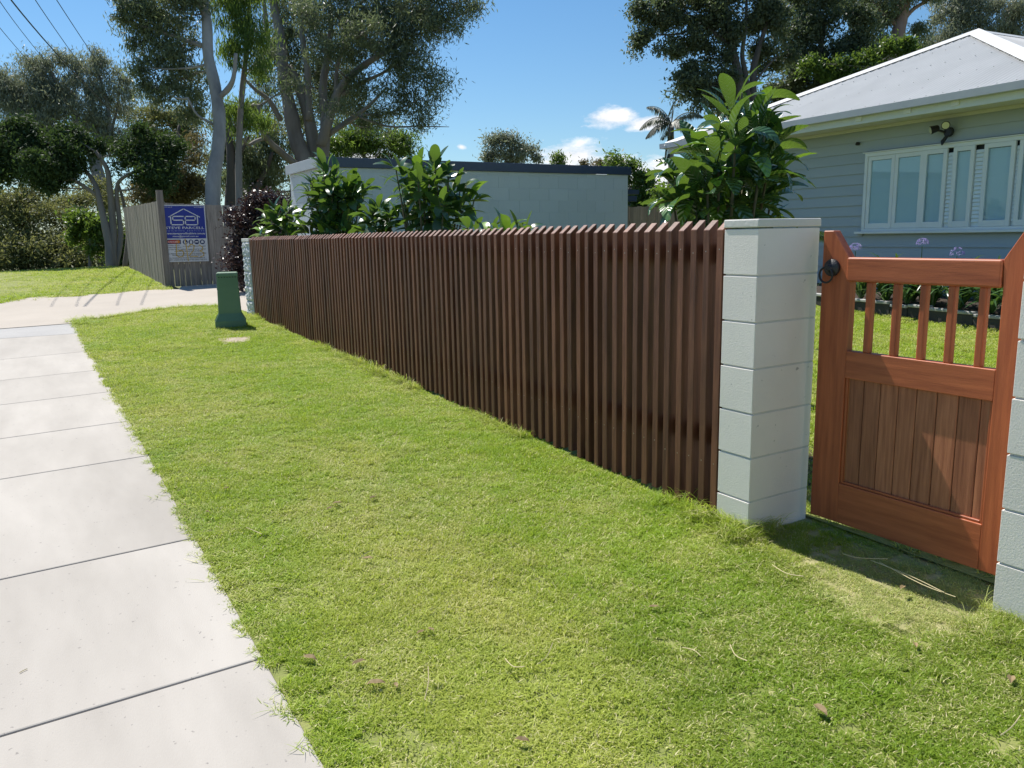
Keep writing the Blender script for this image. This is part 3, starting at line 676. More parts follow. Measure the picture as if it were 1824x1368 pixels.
    for k, (s, w) in enumerate((('ALL ELECTRICAL TOOLS & LEADS MUST BE TESTED', .69), ('AND TAGGED BEFORE USE ON SITE', .44), ('ALL PERSONS MUST REPORT TO SITE OFFICE WHEN', .69), ('ENTERING OR LEAVING THE PROPERTY', .52),
                                 ('ALL PERSONS ON SITE MUST BE IN POSSESSION OF', .64), ('SAFETY CARDS AND BE INDUCTED ONTO THIS SITE', .70))):
        text(s, .387, (.222, .187, .143, .112, .062, .027)[k], .028, w, black)
    strokes([[(.21, .33), (.20, .12), (.24, .09), (.31, .10), (.33, .17), (.30, .22), (.22, .20)], [(.375, .42), (.40, .02)], [(.42, .27), (.47, .33), (.53, .30), (.50, .20), (.43, .12), (.44, .10), (.58, .095)],
             [(.62, .31), (.68, .27), (.67, .215), (.62, .20), (.69, .165), (.69, .11), (.62, .085)]], .013, yel, 'spray_paint_mark', y=.0046)
sign()

# ------------------------------------------------------------------ garage (low block building)
def garage():
    x0, x1, y0, y1 = 3.89, 9.62, 11.7, 13.2; g = float(gz(6, 12.0)) - .15; zt = H + 1.030; zf = H + 1.17
    t = thing('block_garage', (6.7, 12.4, g), label='low pale grey block garage with a dark navy fascia behind the slat fence', cat='garage')
    mb = MB(); mb.box(x0 + .006, x1 - .006, y0 + .0035, y1 - .004, g - .1, zt - .004); mb.build('wall_core', M['garage'], t)
    wm = {}
    # courses of blocks on the two faces that show
    z = zt - .062; r = 0; rows = [(zt - .001, z)] 
    while z > g: rows.append((z, max(z - .2, g - .05))); z -= .2
    n = 0
    for r, (za, zb) in enumerate(rows):
        x = x0 - (.2 if r % 2 else 0)
        while x < x1:
            a = max(x, x0); b = min(x + .4, x1)
            if b - a > .03 and n < 290:
                mb = MB(); mb.box(a + .0018, b - .0018, y0, y0 + .05, zb + .0018, za - .0018); mb.build('block', M['garage'], t, bevel=.0016); n += 1
            x += .4
    n = 0
    for r, (za, zb) in enumerate(rows):
        y = y0 + .052
        while y < y1:
            b = min(y + .4, y1); mb = MB(); mb.box(x0 - .0, x0 + .04, y + .0018, b - .0018, zb + .0018, za - .0018); mb.build('block', M['garage'], t, bevel=.0016); y += .4
    mb = MB(); mb.box(x0 - .03, x1 + .05, y0 - .035, y0 - .012, zt, zf); mb.build('fascia', M['navy'], t, bevel=.004)
    mb = MB(); mb.box(x0 - .052, x0 - .031, y0 - .035, y1 + .05, zt - .012, zf - .004); mb.build('fascia', M['gutter'], t, bevel=.004)  # street side of the navy fascia, sunlight on it put in as grey
    mb = MB(); mb.box(x0 - .03, x1 + .05, y0 - .011, y1 + .05, zf - .05, zf - .012); mb.build('roof_deck', M['gutter'], t)
    mb = MB(); mb.box(x1 + .0, x1 + .35, y0 + .1, y0 + .18, zt - .33, zt - .25); mb.box(x1 + .0, x1 + .3, y0 + .1, y0 + .16, zt - .46, zt - .36); mb.build('bracket', M['navy'], t)
garage()

# ------------------------------------------------------------------ house
TH = math.radians(-4.4)
def house():
    XW = 10.0; XE = 9.40; ya, yb = 12.16, 5.28; yw0, yw1 = 5.72, 11.56
    g = H - 1.05; ze = H + 1.44
    base = (XW, 8.6, g)
    t = thing('weatherboard_house', base, TH, frame=True, label='pale blue-grey weatherboard house with a white corrugated hip roof behind the gate', cat='house')
    dep = 8.0; xb = XW + dep
    mb = MB(); mb.box(XW + .03, xb, yw0 + .02, yw1 - .02, g - .2, ze + .02); mb.build('wall_core', M['wb'], t)
    # window opening
    wy0, wy1, wz0, wz1 = 5.90, 8.32, H - .046, H + 1.047
    z = H - 1.02
    while z < ze - .05:
        z1 = z + .163
        for a, b in ([(yw0, yw1)] if (z1 < wz0 + .02 or z > wz1 + .01) else [(yw0, wy0 - .02), (wy1 + .02, yw1)]):
            zz1 = min(z1, ze)
            V = [(XW + x, y, zz) for y in (a, b) for (x, zz) in ((-.004, z), (.03, z), (.03, zz1), (.018, zz1))]
            MB().add(V, [(0, 1, 2, 3), (7, 6, 5, 4), (0, 4, 5, 1), (1, 5, 6, 2), (2, 6, 7, 3), (3, 7, 4, 0)]).build('weatherboard', M['wb'], t)
        z += .15
    for y in (yw0, yw1):
        s = 1 if y == yw1 else -1; mb = MB(); mb.box(XW - .012, XW + .07, min(y, y + s * .03), max(y, y + s * .03), g, ze); mb.build('corner_board', M['trim'], t)
    # far end wall boards (gable side is hidden): plain lining
    # eaves
    mb = MB(); mb.box(XE + .03, XW + .02, yb + .03, ya - .03, ze - .022, ze - .002)
    mb.build('soffit', M['soffit'], t)
    mb = MB(); mb.box(XW - .05, XW - .006, yw0, yw1, ze - .065, ze - .024); mb.build('scotia', M['soffit'], t)
    mb = MB(); mb.box(XE - .0, XE + .026, yb, ya, ze - .045, ze + .115); mb.build('fascia', M['fascia_w'], t)
    mb = MB(); mb.box(XE + .0262, xb, ya - .026, ya, ze - .045, ze + .115); mb.box(XE + .0262, xb, yb, yb + .026, ze - .045, ze + .115); mb.build('fascia', M['fascia_w'], t)
    gp = [(-.115, .0), (-.0, .0), (-.0, .075), (-.004, .075), (-.006, .008), (-.104, .008), (-.108, .088), (-.122, .088)]
    mb = MB(); mb.prism([(XE - .003 + a, ze + .045 + b) for a, b in gp], 1, yb - .1, ya + .1); mb.build('gutter', M['gutter'], t)
    mb = MB(); mb.prism([(ya + .003 - a, ze + .045 + b) for a, b in gp], 0, XE - .003, xb); mb.build('gutter', M['gutter'], t)
    for y in (8.0, 7.25, 6.6):
        mb = MB(); mb.box(XE - .02, XE - .002, y - .05, y + .05, ze - .01, ze + .06); mb.build('gutter_bracket', M['trim'], t)
    # roof: street-facing hip end in corrugated sheets
    zr = ze + .125; d = (ya - yb) / 2; ym = (ya + yb) / 2; rise = H + 3.035 - zr; xa = XE + d
    pitch = .076; sl = rise / d
    def sheet_part(y_lo, y_hi):
        ys = np.arange(y_lo, y_hi + 1e-6, pitch / 6); V = []; F = []
        nb = 2
        for y in ys:
            run = d - abs(y - ym); hh = .014 * math.cos(2 * math.pi * y / pitch)
            for x in (XE - .04, XE - .04 + max(run + .04, .0)):
                V.append((x, y, zr + (x - XE) * sl + hh))
        for i in range(len(ys) - 1): F.append((2 * i, 2 * i + 1, 2 * i + 3, 2 * i + 2))
        mb = MB(); mb.add(V, F); mb.build('roof_sheet', M['roof'], t)
    y = yb
    while y < ya - .01:
        sheet_part(y, min(y + .76, ya)); y += .76
    # side roof planes with ridge running back
    for s_, y_e in ((1, ya), (-1, yb)):
        V = []; F = []; xs = np.arange(XE, xb + 1e-6, pitch / 3)
        for x in xs:
            run = min(x - XE, d); hh = .014 * math.cos(2 * math.pi * x / pitch)
            V += [(x, y_e, zr + hh), (x, y_e - s_ * run, zr + run * sl + hh)]
        for i in range(len(xs) - 1): F.append((2 * i, 2 * i + 1, 2 * i + 3, 2 * i + 2) if s_ > 0 else (2 * i, 2 * i + 2, 2 * i + 3, 2 * i + 1))
        MB().add(V, F).build('roof_side', M['roof'], t, smooth=True)
    mb = MB(); V = [(xb, yb, zr), (xb, ya, zr), (xb, ym, zr + rise)]; mb.add(V, [(0, 1, 2)]); mb.box(XE + .03, xb, yb + .03, ya - .03, ze + .02, ze + .05); mb.build('roof_back', M['roof'], t)
    for y_e in (ya, yb):                                         # hip cappings
        A = np.array([XE - .04, y_e + (.04 if y_e == ya else -.04), zr + .0]); B = np.array([xa, ym, zr + rise + .02])
        dd = unit(B - A); sd_ = unit(np.cross(dd, (0, 0, 1.))); dn = np.array([0, 0, -.045])
        V = []
        for P_ in (A, B):
            u_ = np.array([0, 0, 1.]) * .022
            V += [P_ + sd_ * .15 + dn + u_ * .4, P_ + sd_ * .04 + u_ * .9, P_ + u_ * 1.6, P_ - sd_ * .04 + u_ * .9, P_ - sd_ * .15 + dn + u_ * .4]
        mb = MB(); mb.add(V, [(i, i + 5, i + 6, i + 1) for i in range(4)]); mb.build('hip_capping', M['roof'], t)
    mb = MB(); mb.add([(xa - .05, ym - .14, zr + rise - .04), (xb, ym - .14, zr + rise - .04), (xa - .05, ym, zr + rise + .035), (xb, ym, zr + rise + .035), (xa - .05, ym + .14, zr + rise - .04), (xb, ym + .14, zr + rise - .04)],
                      [(0, 1, 3, 2), (2, 3, 5, 4)]); mb.build('ridge_capping', M['roof'], t)
    mb = MB()                                                    # rows of roofing screws
    for row in np.arange(.12, d, .82):
        y = yb + row + .1
        while y < ya - row - .1:
            x = XE + row; zz = zr + row * sl + .012; r = .0085
            mb.tube([(x, y, zz - .004), (x - .002, y, zz + .006)], r, 6); y += pitch * 3
    for k in range(int(2 * d / .19)):
        y = yb + .1 + k * .19; run = d - abs(y - ym)
        if run > .25:
            x = XE + run - .2; mb.tube([(x, y, zr + (x - XE) * sl + .008), (x, y, zr + (x - XE) * sl + .018)], .0085, 6)
    mb.build('roof_screws', M['mortar'], t, kind='stuff')
    # window
    def P_(name, x0, x1, y0, y1, z0, z1, mat, par, bev=.003, **kw):
        mb = MB(); mb.box(x0, x1, y0, y1, z0, z1); o = mb.build(name, mat, None, bevel=bev, **kw); o.parent = par
        o.location = (-Vector(t['_b'])) if par is t else Vector((0, 0, 0)); return o
    mbw = MB(); fx0, fx1 = XW - .045, XW + .06
    mbw.box(fx0, fx1, wy0 - .05, wy1 + .012, wz1 - .045, wz1 + .005); mbw.box(fx0, fx1, wy0 - .05, wy1 + .012, wz0, wz0 + .035)
    mbw.box(fx0 + .001, fx1, wy1 - .035, wy1 + .012, wz0 + .0355, wz1 - .0455); mbw.box(fx0 + .001, fx1, wy0 - .05, wy0, wz0 + .0355, wz1 - .0455)
    win = mbw.build('window', M['trim'], t, bevel=.002)
    P_('sill', XW - .085, XW + .02, wy0 - .12, wy1 + .10, wz0 - .036, wz0 - .001, M['trim'], win)
    P_('head_flashing', XW - .07, XW + .02, wy0 - .07, wy1 + .035, wz1 + .006, wz1 + .018, M['trim'], win, 0)
    zs0, zs1 = wz0 + .037, wz1 - .047
    k = 1.0638
    # (outer left, outer right, open angle); the gaps between show the slatted blind
    sashes = [(7.766 * k, 7.372 * k, 0), (7.372 * k, 6.955 * k, 0), (6.950 * k, 6.631 * k, 10), (6.549 * k, 6.282 * k, 14), (6.164 * k, 5.798 * k, 8), (5.753 * k, 5.60 * k, 8)]
    sashes[0] = (8.282, 7.846, 0); sashes[1] = (7.842, 7.40, 0)
    for i, (a, b, ang) in enumerate(sashes):
        xo = XW - .03 if ang == 0 else XW - .048; fw = .052; x0, x1 = xo, xo + .034
        mb = MB(); mb.box(x0, x1, b, b + fw, zs0, zs1); mb.box(x0, x1, a - fw, a, zs0, zs1)
        mb.box(x0 + .0005, x1 - .0005, b + fw, a - fw, zs0, zs0 + .075); mb.box(x0 + .0005, x1 - .0005, b + fw, a - fw, zs1 - .055, zs1)
        o = mb.build('sash', M['trim'], None, bevel=.002); o.parent = win
        P_('glass_pane', x0 + .014, x0 + .018, b + fw, a - fw, zs0 + .075, zs1 - .055, M['glass2'], win, 0)
    P_('roller_blind', XW - .004, XW - .001, wy0, wy1 - .04, zs0, zs1 - .06, M['blind'], win, 0)
    P_('reveal', XW + .0265, XW + .0295, wy0, wy1 - .036, wz0 + .036, wz1 - .046, M['dark_gap'], win, 0)
    for a, b in ((6.625 * k, 6.555 * k), (6.27 * k, 6.175 * k), (5.79 * k, 5.758 * k)):
        zz = zs0 + .06
        while zz < zs1 - .05:
            V = [(XW - .030, y, zz) for y in (b, a)] + [(XW - .012, y, zz + .040) for y in (b, a)] + [(XW - .027, y, zz) for y in (b, a)] + [(XW - .010, y, zz + .038) for y in (b, a)]
            o = MB().add(V, [(0, 1, 3, 2), (4, 6, 7, 5), (0, 4, 5, 1), (2, 3, 7, 6)]).build('blind_slat', M['blind'], None); o.parent = win; zz += .05
    # round wall vent
    c = np.array([XW - .008, 7.979 * k, H + 1.134 * k])
    mb = MB(); mb.tube([c, c + (-.03, 0, 0), c + (-.045, 0, -.012)], [.024, .024, .018], 12); mb.build('wall_vent', M['black_iron'], t)
    return t
def glass2():
    m = bpy.data.materials.new('clear_window_glass'); m.use_nodes = True; N = NT(m.node_tree); out = N.n['Material Output']; N.n.remove(N.n['Principled BSDF'])
    g = N.new('ShaderNodeBsdfGlossy'); g.inputs['Roughness'].default_value = .02; g.inputs[0].default_value = (.9, .95, 1, 1)
    tr = N.new('ShaderNodeBsdfTransparent'); tr.inputs[0].default_value = (.86, .92, .94, 1)
    fr = N.new('ShaderNodeFresnel'); fr.inputs[0].default_value = 1.45
    ms = N.new('ShaderNodeMixShader'); N.l.new(N.math('MULTIPLY', fr.outputs[0], .5), ms.inputs[0]); N.l.new(tr.outputs[0], ms.inputs[1]); N.l.new(g.outputs[0], ms.inputs[2]); N.l.new(ms.outputs[0], out.inputs[0])
    return m
M['glass2'] = glass2()
house()

def hp(x, y, z):                                                # house frame -> world
    v = Matrix.Rotation(TH, 3, 'Z') @ Vector((x, y, z)); return np.array(v)
def security_light():
    b = hp(9.97, 7.05, H + 1.20); t = thing('security_light', b, label='black twin-head security light fixed under the house eave', cat='wall light')
    n = hp(-1, 0, 0); s_ = hp(0, 1, 0); u_ = np.array([0, 0, 1.])
    lens = material('lamp_lens', (.62, .62, .42), .25, .05, 5, spec=.7)
    MB().tube([b + n * .0, b + n * .05], [.062, .058], 16).build('wall_plate', M['black_iron'], t, bevel=.003)
    def head(c, d):
        d = unit(d); MB().tube([c - d * .05, c - d * .035, c + d * .04, c + d * .055], [.028, .042, .052, .054], 14).build('lamp_head', M['black_iron'], t)
        MB().tube([c + d * .0555, c + d * .058], [.044, .044], 14).build('lens', lens, t)
    head(b + n * .10 + s_ * .145 + u_ * .05, n * .7 + s_ * .55 - u_ * .25)
    head(b + n * .11 - s_ * .015 + u_ * .085, n * .8 + hp(0, -.5, 0) - u_ * .25)
    MB().tube([b + n * .05 + s_ * .03, b + n * .09 + s_ * .1 + u_ * .03], .014, 8).build('arm', M['black_iron'], t)
    MB().tube([b + n * .05 - u_ * .05, b + n * .09 + s_ * .03 - u_ * .12, b + n * .11 + s_ * .02 - u_ * .16], [.02, .026, .012], 10).build('motion_sensor', M['black_iron'], t)
security_light()

sheet('fence_gap_darkener', [(2.76, 2.62), (3.9, 2.62), (4.1, 5), (3.9, 8), (3.86, 11.6), (2.76, 11.6)], .004, M['mulch'], kind='structure')  # dark sheet added behind the slats to darken the gaps between them
# ------------------------------------------------------------------ garden bed with agapanthus
def bed():
    mb = MB(); pts = [(8.78, 3.2), (9.98, 3.2), (9.98, 11.5), (8.95, 11.5)]
    V = [tuple(hp(x, y, float(gz(x, y)) + .13)) for x, y in pts] + [tuple(hp(x, y, float(gz(x, y)) - .1)) for x, y in pts]
    mb.add(V, [(0, 1, 2, 3), (0, 4, 5, 1), (1, 5, 6, 2), (2, 6, 7, 3), (3, 7, 4, 0)]); mb.build('garden_bed', M['mulch'], kind='structure')
    t = thing('garden_edging', tuple(hp(8.72, 6, float(gz(9.2, 5.5)))), label='low block edging along the agapanthus bed, tops coloured as sunlit and faces as shaded', cat='garden edging')
    y = 3.2
    while y < 9.5:
        w = random.uniform(.24, .36); x = 8.70 + random.uniform(-.01, .01); gg = float(gz(9.2, y)) - .02; h = .155 + random.uniform(-.01, .02)
        for z0, z1, m, nm, e in ((-.02, h - .035, M['rock_face'], 'edging_block', 0), (h - .034, h, M['rock'], 'lit_block_top', .012)):  # light put into the colour: block tops pale as lit, faces dark as shaded
            V = [tuple(hp(a, b, gg + c)) for c in (z0, z1) for b in (y + .008, y + w) for a in (x - e, x + .10)]
            MB().add(V, [(0, 2, 3, 1), (4, 5, 7, 6), (0, 1, 5, 4), (2, 6, 7, 3), (0, 4, 6, 2), (1, 3, 7, 5)]).build(nm, m, t, bevel=.006)
        y += w
bed()
def leaf_mesh(name, Ln, wmax, mat, seg=8, arch=.5, fold=.25, prof=None, twist=0.):
    """leaf along +X with its face up (+Z), arching down"""
    V = []; F = []; p = np.array([0., 0, 0]); a = arch * .55
    for i in range(seg + 1):
        t = i / seg; w = wmax * .5 * (prof(t) if prof else math.sin(math.pi * min(1, t * .96 + .03)) ** .7)
        for s_ in (-1, 0, 1):
            V.append((p[0], s_ * w, p[2] + abs(s_) * w * fold))
        p = p + np.array([math.cos(a), 0, math.sin(a)]) * Ln / seg; a -= arch * 1.6 / seg
    for i in range(seg):
        for j in range(2): F.append((i * 3 + j, (i + 1) * 3 + j, (i + 1) * 3 + j + 1, i * 3 + j + 1))
    me = bpy.data.meshes.new(name); me.from_pydata([tuple(v) for v in V], [], F); me.materials.append(mat)
    me.polygons.foreach_set('use_smooth', [True] * len(F)); me.update(); return me
strap = [leaf_mesh('leaf', Ln, .036, L['agap'], 8, a, .22, prof=lambda t: min(1, .55 + t * 1.5) * (1 - t ** 5) ** .5 * (1 - .45 * t)) for Ln, a in ((.56, 1.1), (.62, 1.6), (.50, 2.0), (.66, 1.35))]
def place_leaf(me, p, dirv, roll, parent, base, sc=1.0, name='leaf'):
    o = bpy.data.objects.new(name, me); COL.objects.link(o); o.parent = parent
    d = Vector(dirv).normalized(); q = d.to_track_quat('X', 'Z'); q = q @ Quaternion((1, 0, 0), roll)
    o.rotation_mode = 'QUATERNION'; o.rotation_quaternion = q; o.location = Vector(p) - Vector(base); o.scale = (sc, sc, sc); return o
def agapanthus():
    names = ['first', 'second']
    k = 0
    ORD = ('first', 'second', 'third', 'fourth', 'fifth', 'sixth', 'seventh', 'eighth', 'ninth')
    lab = 'strap-leaved clump in the %s row of the bed behind the gate, %s from the left'
    for r, xx in enumerate((8.80, 9.12)):
        for i in range(9):
            y = 7.3 - i * .34 - r * .17 + random.uniform(-.05, .05); g = float(gz(9.5, y)) + .13
            b = hp(xx + random.uniform(-.05, .05), y, g)
            t = thing('agapanthus', b, label=lab % (('front', 'back')[r], ORD[i]), cat='agapanthus', group='agapanthus clumps along the garden bed')
            for j in range(30):
                a = j * 2.4 + random.uniform(-.3, .3); el = random.uniform(.25, 1.35)
                dv = (math.cos(a) * math.cos(el), math.sin(a) * math.cos(el), math.sin(el))
                place_leaf(random.choice(strap), b + np.array([math.cos(a) * .02, math.sin(a) * .02, 0]), dv, random.uniform(-.5, .5), t, b, random.uniform(.95, 1.35))
    for (u, v, D, hd, lb) in ((1524, 443, 10.1, 1.0, 'lilac flower head beside the left horn of the gate'), (1643, 434, 10.1, .95, 'lilac flower head on a tall bare stem above the middle of the gate rail'), (1705, 452, 10.0, 1.1, 'lilac flower head peeping over the gate rail towards its right end'), (1658, 511, 9.9, .7, 'small lilac flower head just below the gate top rail')):
        c = at(u, v, D); g = float(gz(c[0], c[1])) + .1
        t = thing('agapanthus_flower', (c[0], c[1], g), label=lb, cat='flower')
        MB().tube([(c[0] + .02, c[1], g), (c[0] + .01, c[1], (g + c[2]) / 2), (c[0], c[1], c[2] - .03)], [.007, .006, .005], 6).build('stem', L['agap'], t)
        V = []; F = []; var = []
        for j in range(70):
            d = unit(rng.normal(0, 1, 3)); d[2] = abs(d[2]) * .9 - .15; d = unit(d); tip = c + d * .062 * hd; s1 = unit(np.cross(d, rng.normal(0, 1, 3)))
            for kk in range(3):
                s2 = unit(np.cross(d, s1)); w = s1 * math.cos(kk * 2.1) + s2 * math.sin(kk * 2.1); n = len(V)
                V += [tip, tip + d * .012 + w * .004 + s2 * .003, tip + d * .018 + w * .017, tip + d * .012 + w * .004 - s2 * .005]; F.append((n, n + 1, n + 2, n + 3)); var.append(random.random())
        o = mkobj('umbel', quads_mesh('umbel', V, F, L['petal'], var), t)
agapanthus()

# ------------------------------------------------------------------ big-leaved shrubs behind the fence
def leafy_shrub(name, label, cat, base, rosettes, meshes, per, young=None, group=None, up=.55, stem_r=.012, seed=1, lim=300, big=1.0):
    """stems from the base to every rosette, leaves whorled round the end of each stem"""
    r = random.Random(seed); b = np.array(base, float)
    t = thing(name, b, label=label, cat=cat, group=group)
    cen = np.mean([p for p in rosettes], 0); n = 0
    mb = MB()
    for p in rosettes:
        p = np.array(p, float); m1 = b + (p - b) * .4 + np.array([(b[0] - p[0]) * .22, (b[1] - p[1]) * .22, 0]); m2 = b + (p - b) * .75
        m2[2] = b[2] + (p[2] - b[2]) * .72
        mb.tube([b + np.array([r.gauss(0, .02), r.gauss(0, .02), 0]), m1, m2, p], [stem_r * 1.5, stem_r * 1.2, stem_r * .8, stem_r * .45], 6)
    mb.build('stems', M['stem'], t, smooth=True)
    for p in rosettes:
        p = np.array(p, float); out = p - cen; out[2] *= .6; ax = unit(unit(out) * .75 + np.array([0, 0, up])); e1 = unit(np.cross(ax, (0.2, .9, .1))); e2 = np.cross(ax, e1)
        ph = r.uniform(0, 6.28); k = per + r.randint(-1, 2)
        for j in range(k):
            if n >= lim: break
            a = ph + j * 2.399; tilt = .35 + 1.35 * (j / k) + r.uniform(-.3, .3)
            d = ax * math.cos(tilt) + (e1 * math.cos(a) + e2 * math.sin(a)) * math.sin(tilt)
            q = p - ax * (.016 * j) + d * .02 + np.array([r.gauss(0, .02), r.gauss(0, .02), 0])
            place_leaf(meshes[r.randrange(len(meshes))], q, d, r.uniform(-.5, .5), t, b, r.uniform(.75, 1.2) * (1 - .25 * (j == 0)) * big); n += 1
    return t
obl = lambda t: (math.sin(math.pi * min(1, t ** 1.25 * .95 + .02)) ** .8) * .98 + .02
ell = lambda t: math.sin(math.pi * min(1, .03 + t * .95)) ** .62
loq = [leaf_mesh('leaf', Ln, Ln * .31, L['loquat'], 10, a, .22, prof=obl) for Ln, a in ((.27, .6), (.30, 1.0), (.24, .25), (.32, 1.4))]
lil = [leaf_mesh('leaf', Ln, Ln * .42, L['lilly'], 8, a, .18, prof=ell) for Ln, a in ((.165, .5), (.19, .9), (.15, .2))]
def rset(lst): return [at(*p) for p in lst]
leafy_shrub('loquat_tree', 'young loquat tree with very large ribbed glossy leaves behind the near white pillar', 'loquat tree', (3.45, 3.35, float(gz(3.4, 3.3))),
    rset([(1305, 195, 4.5), (1335, 215, 4.6), (1270, 240, 4.5), (1362, 238, 4.4), (1310, 252, 4.2), (1235, 288, 4.6), (1280, 300, 4.3), (1330, 290, 4.7), (1370, 285, 4.5), (1350, 325, 4.3), (1215, 335, 4.55), (1260, 340, 4.3),
          (1305, 345, 4.4), (1340, 370, 4.6), (1375, 350, 4.7), (1200, 365, 4.5), (1240, 380, 4.45), (1290, 395, 4.6), (1325, 250, 4.9), (1285, 330, 4.9), (1355, 400, 4.8), (1240, 330, 4.85), (1350, 285, 4.9)]), loq, 11, seed=3, up=.75, stem_r=.013)
leafy_shrub('garden_shrub', 'tall round-leaved green shrub above the middle of the slat fence, right one of two', 'shrub', (3.35, 7.05, float(gz(3.3, 7))),
    rset([(740, 295, 7.3), (775, 290, 7.4), (705, 300, 7.2), (800, 310, 7.3), (745, 325, 7.0), (780, 330, 7.1), (715, 330, 7.4), (820, 335, 7.4), (755, 355, 7.2), (790, 365, 7.0), (725, 360, 7.5), (825, 375, 7.3), (750, 385, 7.3), (785, 398, 7.2), (720, 395, 7.6),
          (815, 400, 7.5), (765, 310, 7.6), (735, 345, 7.8), (800, 350, 7.8), (765, 375, 7.8), (690, 385, 7.6), (845, 355, 7.4), (768, 412, 7.3), (740, 410, 7.6)]), lil, 12, seed=5, lim=300, up=.35, big=1.2)
leafy_shrub('garden_shrub', 'smaller leafy shrub low between the two tall round-leaved shrubs', 'shrub', (3.2, 7.75, float(gz(3.2, 7.7))),
    rset([(675, 372, 7.75), (655, 385, 7.8), (695, 392, 7.7), (670, 402, 7.85), (685, 412, 7.8), (650, 412, 7.95)]), lil, 12, seed=8, big=1.15, up=.35)
leafy_shrub('garden_shrub', 'tall leafy shrub in front of the garage corner, left one of two', 'shrub', (3.35, 9.6, float(gz(3.3, 9.6))),
    rset([(575, 298, 9.3), (600, 312, 9.3), (555, 325, 9.4), (625, 330, 9.2), (590, 335, 9.1), (565, 350, 9.3), (610, 352, 9.2), (640, 352, 9.2), (585, 368, 9.2), (630, 372, 9.3), (555, 372, 9.5), (600, 388, 9.3), (575, 312, 9.7), (605, 340, 9.7),
          (580, 358, 9.8), (620, 362, 9.7), (548, 345, 9.6), (650, 335, 9.3)]), lil, 15, seed=11, lim=300, big=1.25, up=.35)
leafy_shrub('garden_shrub', 'low spreading shrub just above the fence top under the tall left shrub', 'shrub', (3.2, 9.0, float(gz(3.2, 9))),
    rset([(560, 398, 9.4), (590, 402, 9.2), (615, 405, 9.1), (540, 408, 9.5), (575, 412, 9.3), (630, 412, 9.1), (605, 416, 9.3)]), lil, 13, seed=13, big=1.2, up=.35)
leafy_shrub('garden_shrub', 'leafy shrub in front of the purple bush by the far pillar', 'shrub', (3.1, 10.9, float(gz(3.1, 10.9))),
    rset([(490, 375, 10.9), (515, 370, 10.8), (475, 390, 11.0), (505, 395, 10.8), (530, 388, 10.7), (485, 410, 10.9), (520, 412, 10.7), (465, 415, 11.2), (500, 420, 10.9)]), lil, 13, seed=17, big=1.2, up=.35)
for k, (u, D, lb) in enumerate(((835, 6.3, 'leaf tips of a low shrub showing over the fence right of the tall shrub'), (893, 5.8, 'single bright leaf sprig over the fence before the garage wall'), (925, 5.6, 'leaf sprig over the fence, rightmost before the bare stretch'))):
    p = at(u, 408 - (k == 0) * 2, D + .25); leafy_shrub('low_shrub', lb, 'shrub', (p[0] + .1, p[1], float(gz(p[0], p[1]))), [p, at(u + 22, 414, D + .3)] + ([at(u + 45, 410, D + .3)] if k == 0 else []), lil, 6, seed=20 + k)

# ------------------------------------------------------------------ trees
def foliage(clusters, n, size, aspect, sig, mat, droop=.0, name='crown', flat=.6, seed=0, squash=1.0):
    """clusters: (k,3) centres; n leaves in all, scattered round them"""
    r = np.random.default_rng(seed); C = np.asarray(clusters); k = len(C)
    w = r.uniform(.4, 1.6, k); idx = r.choice(k, n, p=w / w.sum()); sg = sig * r.uniform(.6, 1.4, k)[idx][:, None]
    off = r.normal(0, 1, (n, 3)) * sg; off[:, 2] *= squash
    c = C[idx] + off
    d = r.normal(0, 1, (n, 3)); d[:, 2] -= droop * 2.2; d = unit(d)
    nn = r.normal(0, 1, (n, 3)); nn[:, 2] += flat * 2; s = unit(np.cross(d, nn)); ln = size * r.uniform(.6, 1.35, (n, 1)) * .5; wd = ln * aspect
    V = np.stack([c - d * ln, c + s * wd - d * ln * .1, c + d * ln, c - s * wd - d * ln * .1], 1).reshape(-1, 3)
    F = np.arange(4 * n).reshape(-1, 4)
    cv = r.uniform(0, 1, k)[idx] * .55 + r.uniform(0, 1, n) * .45
    return quads_mesh(name, V, F, mat, cv)
def bez(a, b, sag, n, r, wob=.0):
    a = np.asarray(a, float); b = np.asarray(b, float); L_ = np.linalg.norm(b - a); m = (a + b) / 2 + np.array([0, 0, sag * L_]) + r.normal(0, wob * L_, 3)
    return [(1 - t) ** 2 * a + 2 * t * (1 - t) * m + t * t * b for t in np.linspace(0, 1, n)]
def smooth_path(pts, n=3):
    pts = [np.asarray(p, float) for p in pts]; out = []
    for i in range(len(pts) - 1):
        p0 = pts[max(i - 1, 0)]; p1 = pts[i]; p2 = pts[i + 1]; p3 = pts[min(i + 2, len(pts) - 1)]
        for t in np.linspace(0, 1, n, endpoint=False):
            out.append(.5 * ((2 * p1) + (-p0 + p2) * t + (2 * p0 - 5 * p1 + 4 * p2 - p3) * t * t + (-p0 + 3 * p1 - 3 * p2 + p3) * t ** 3))
    return out + [pts[-1]]
THIN = .92
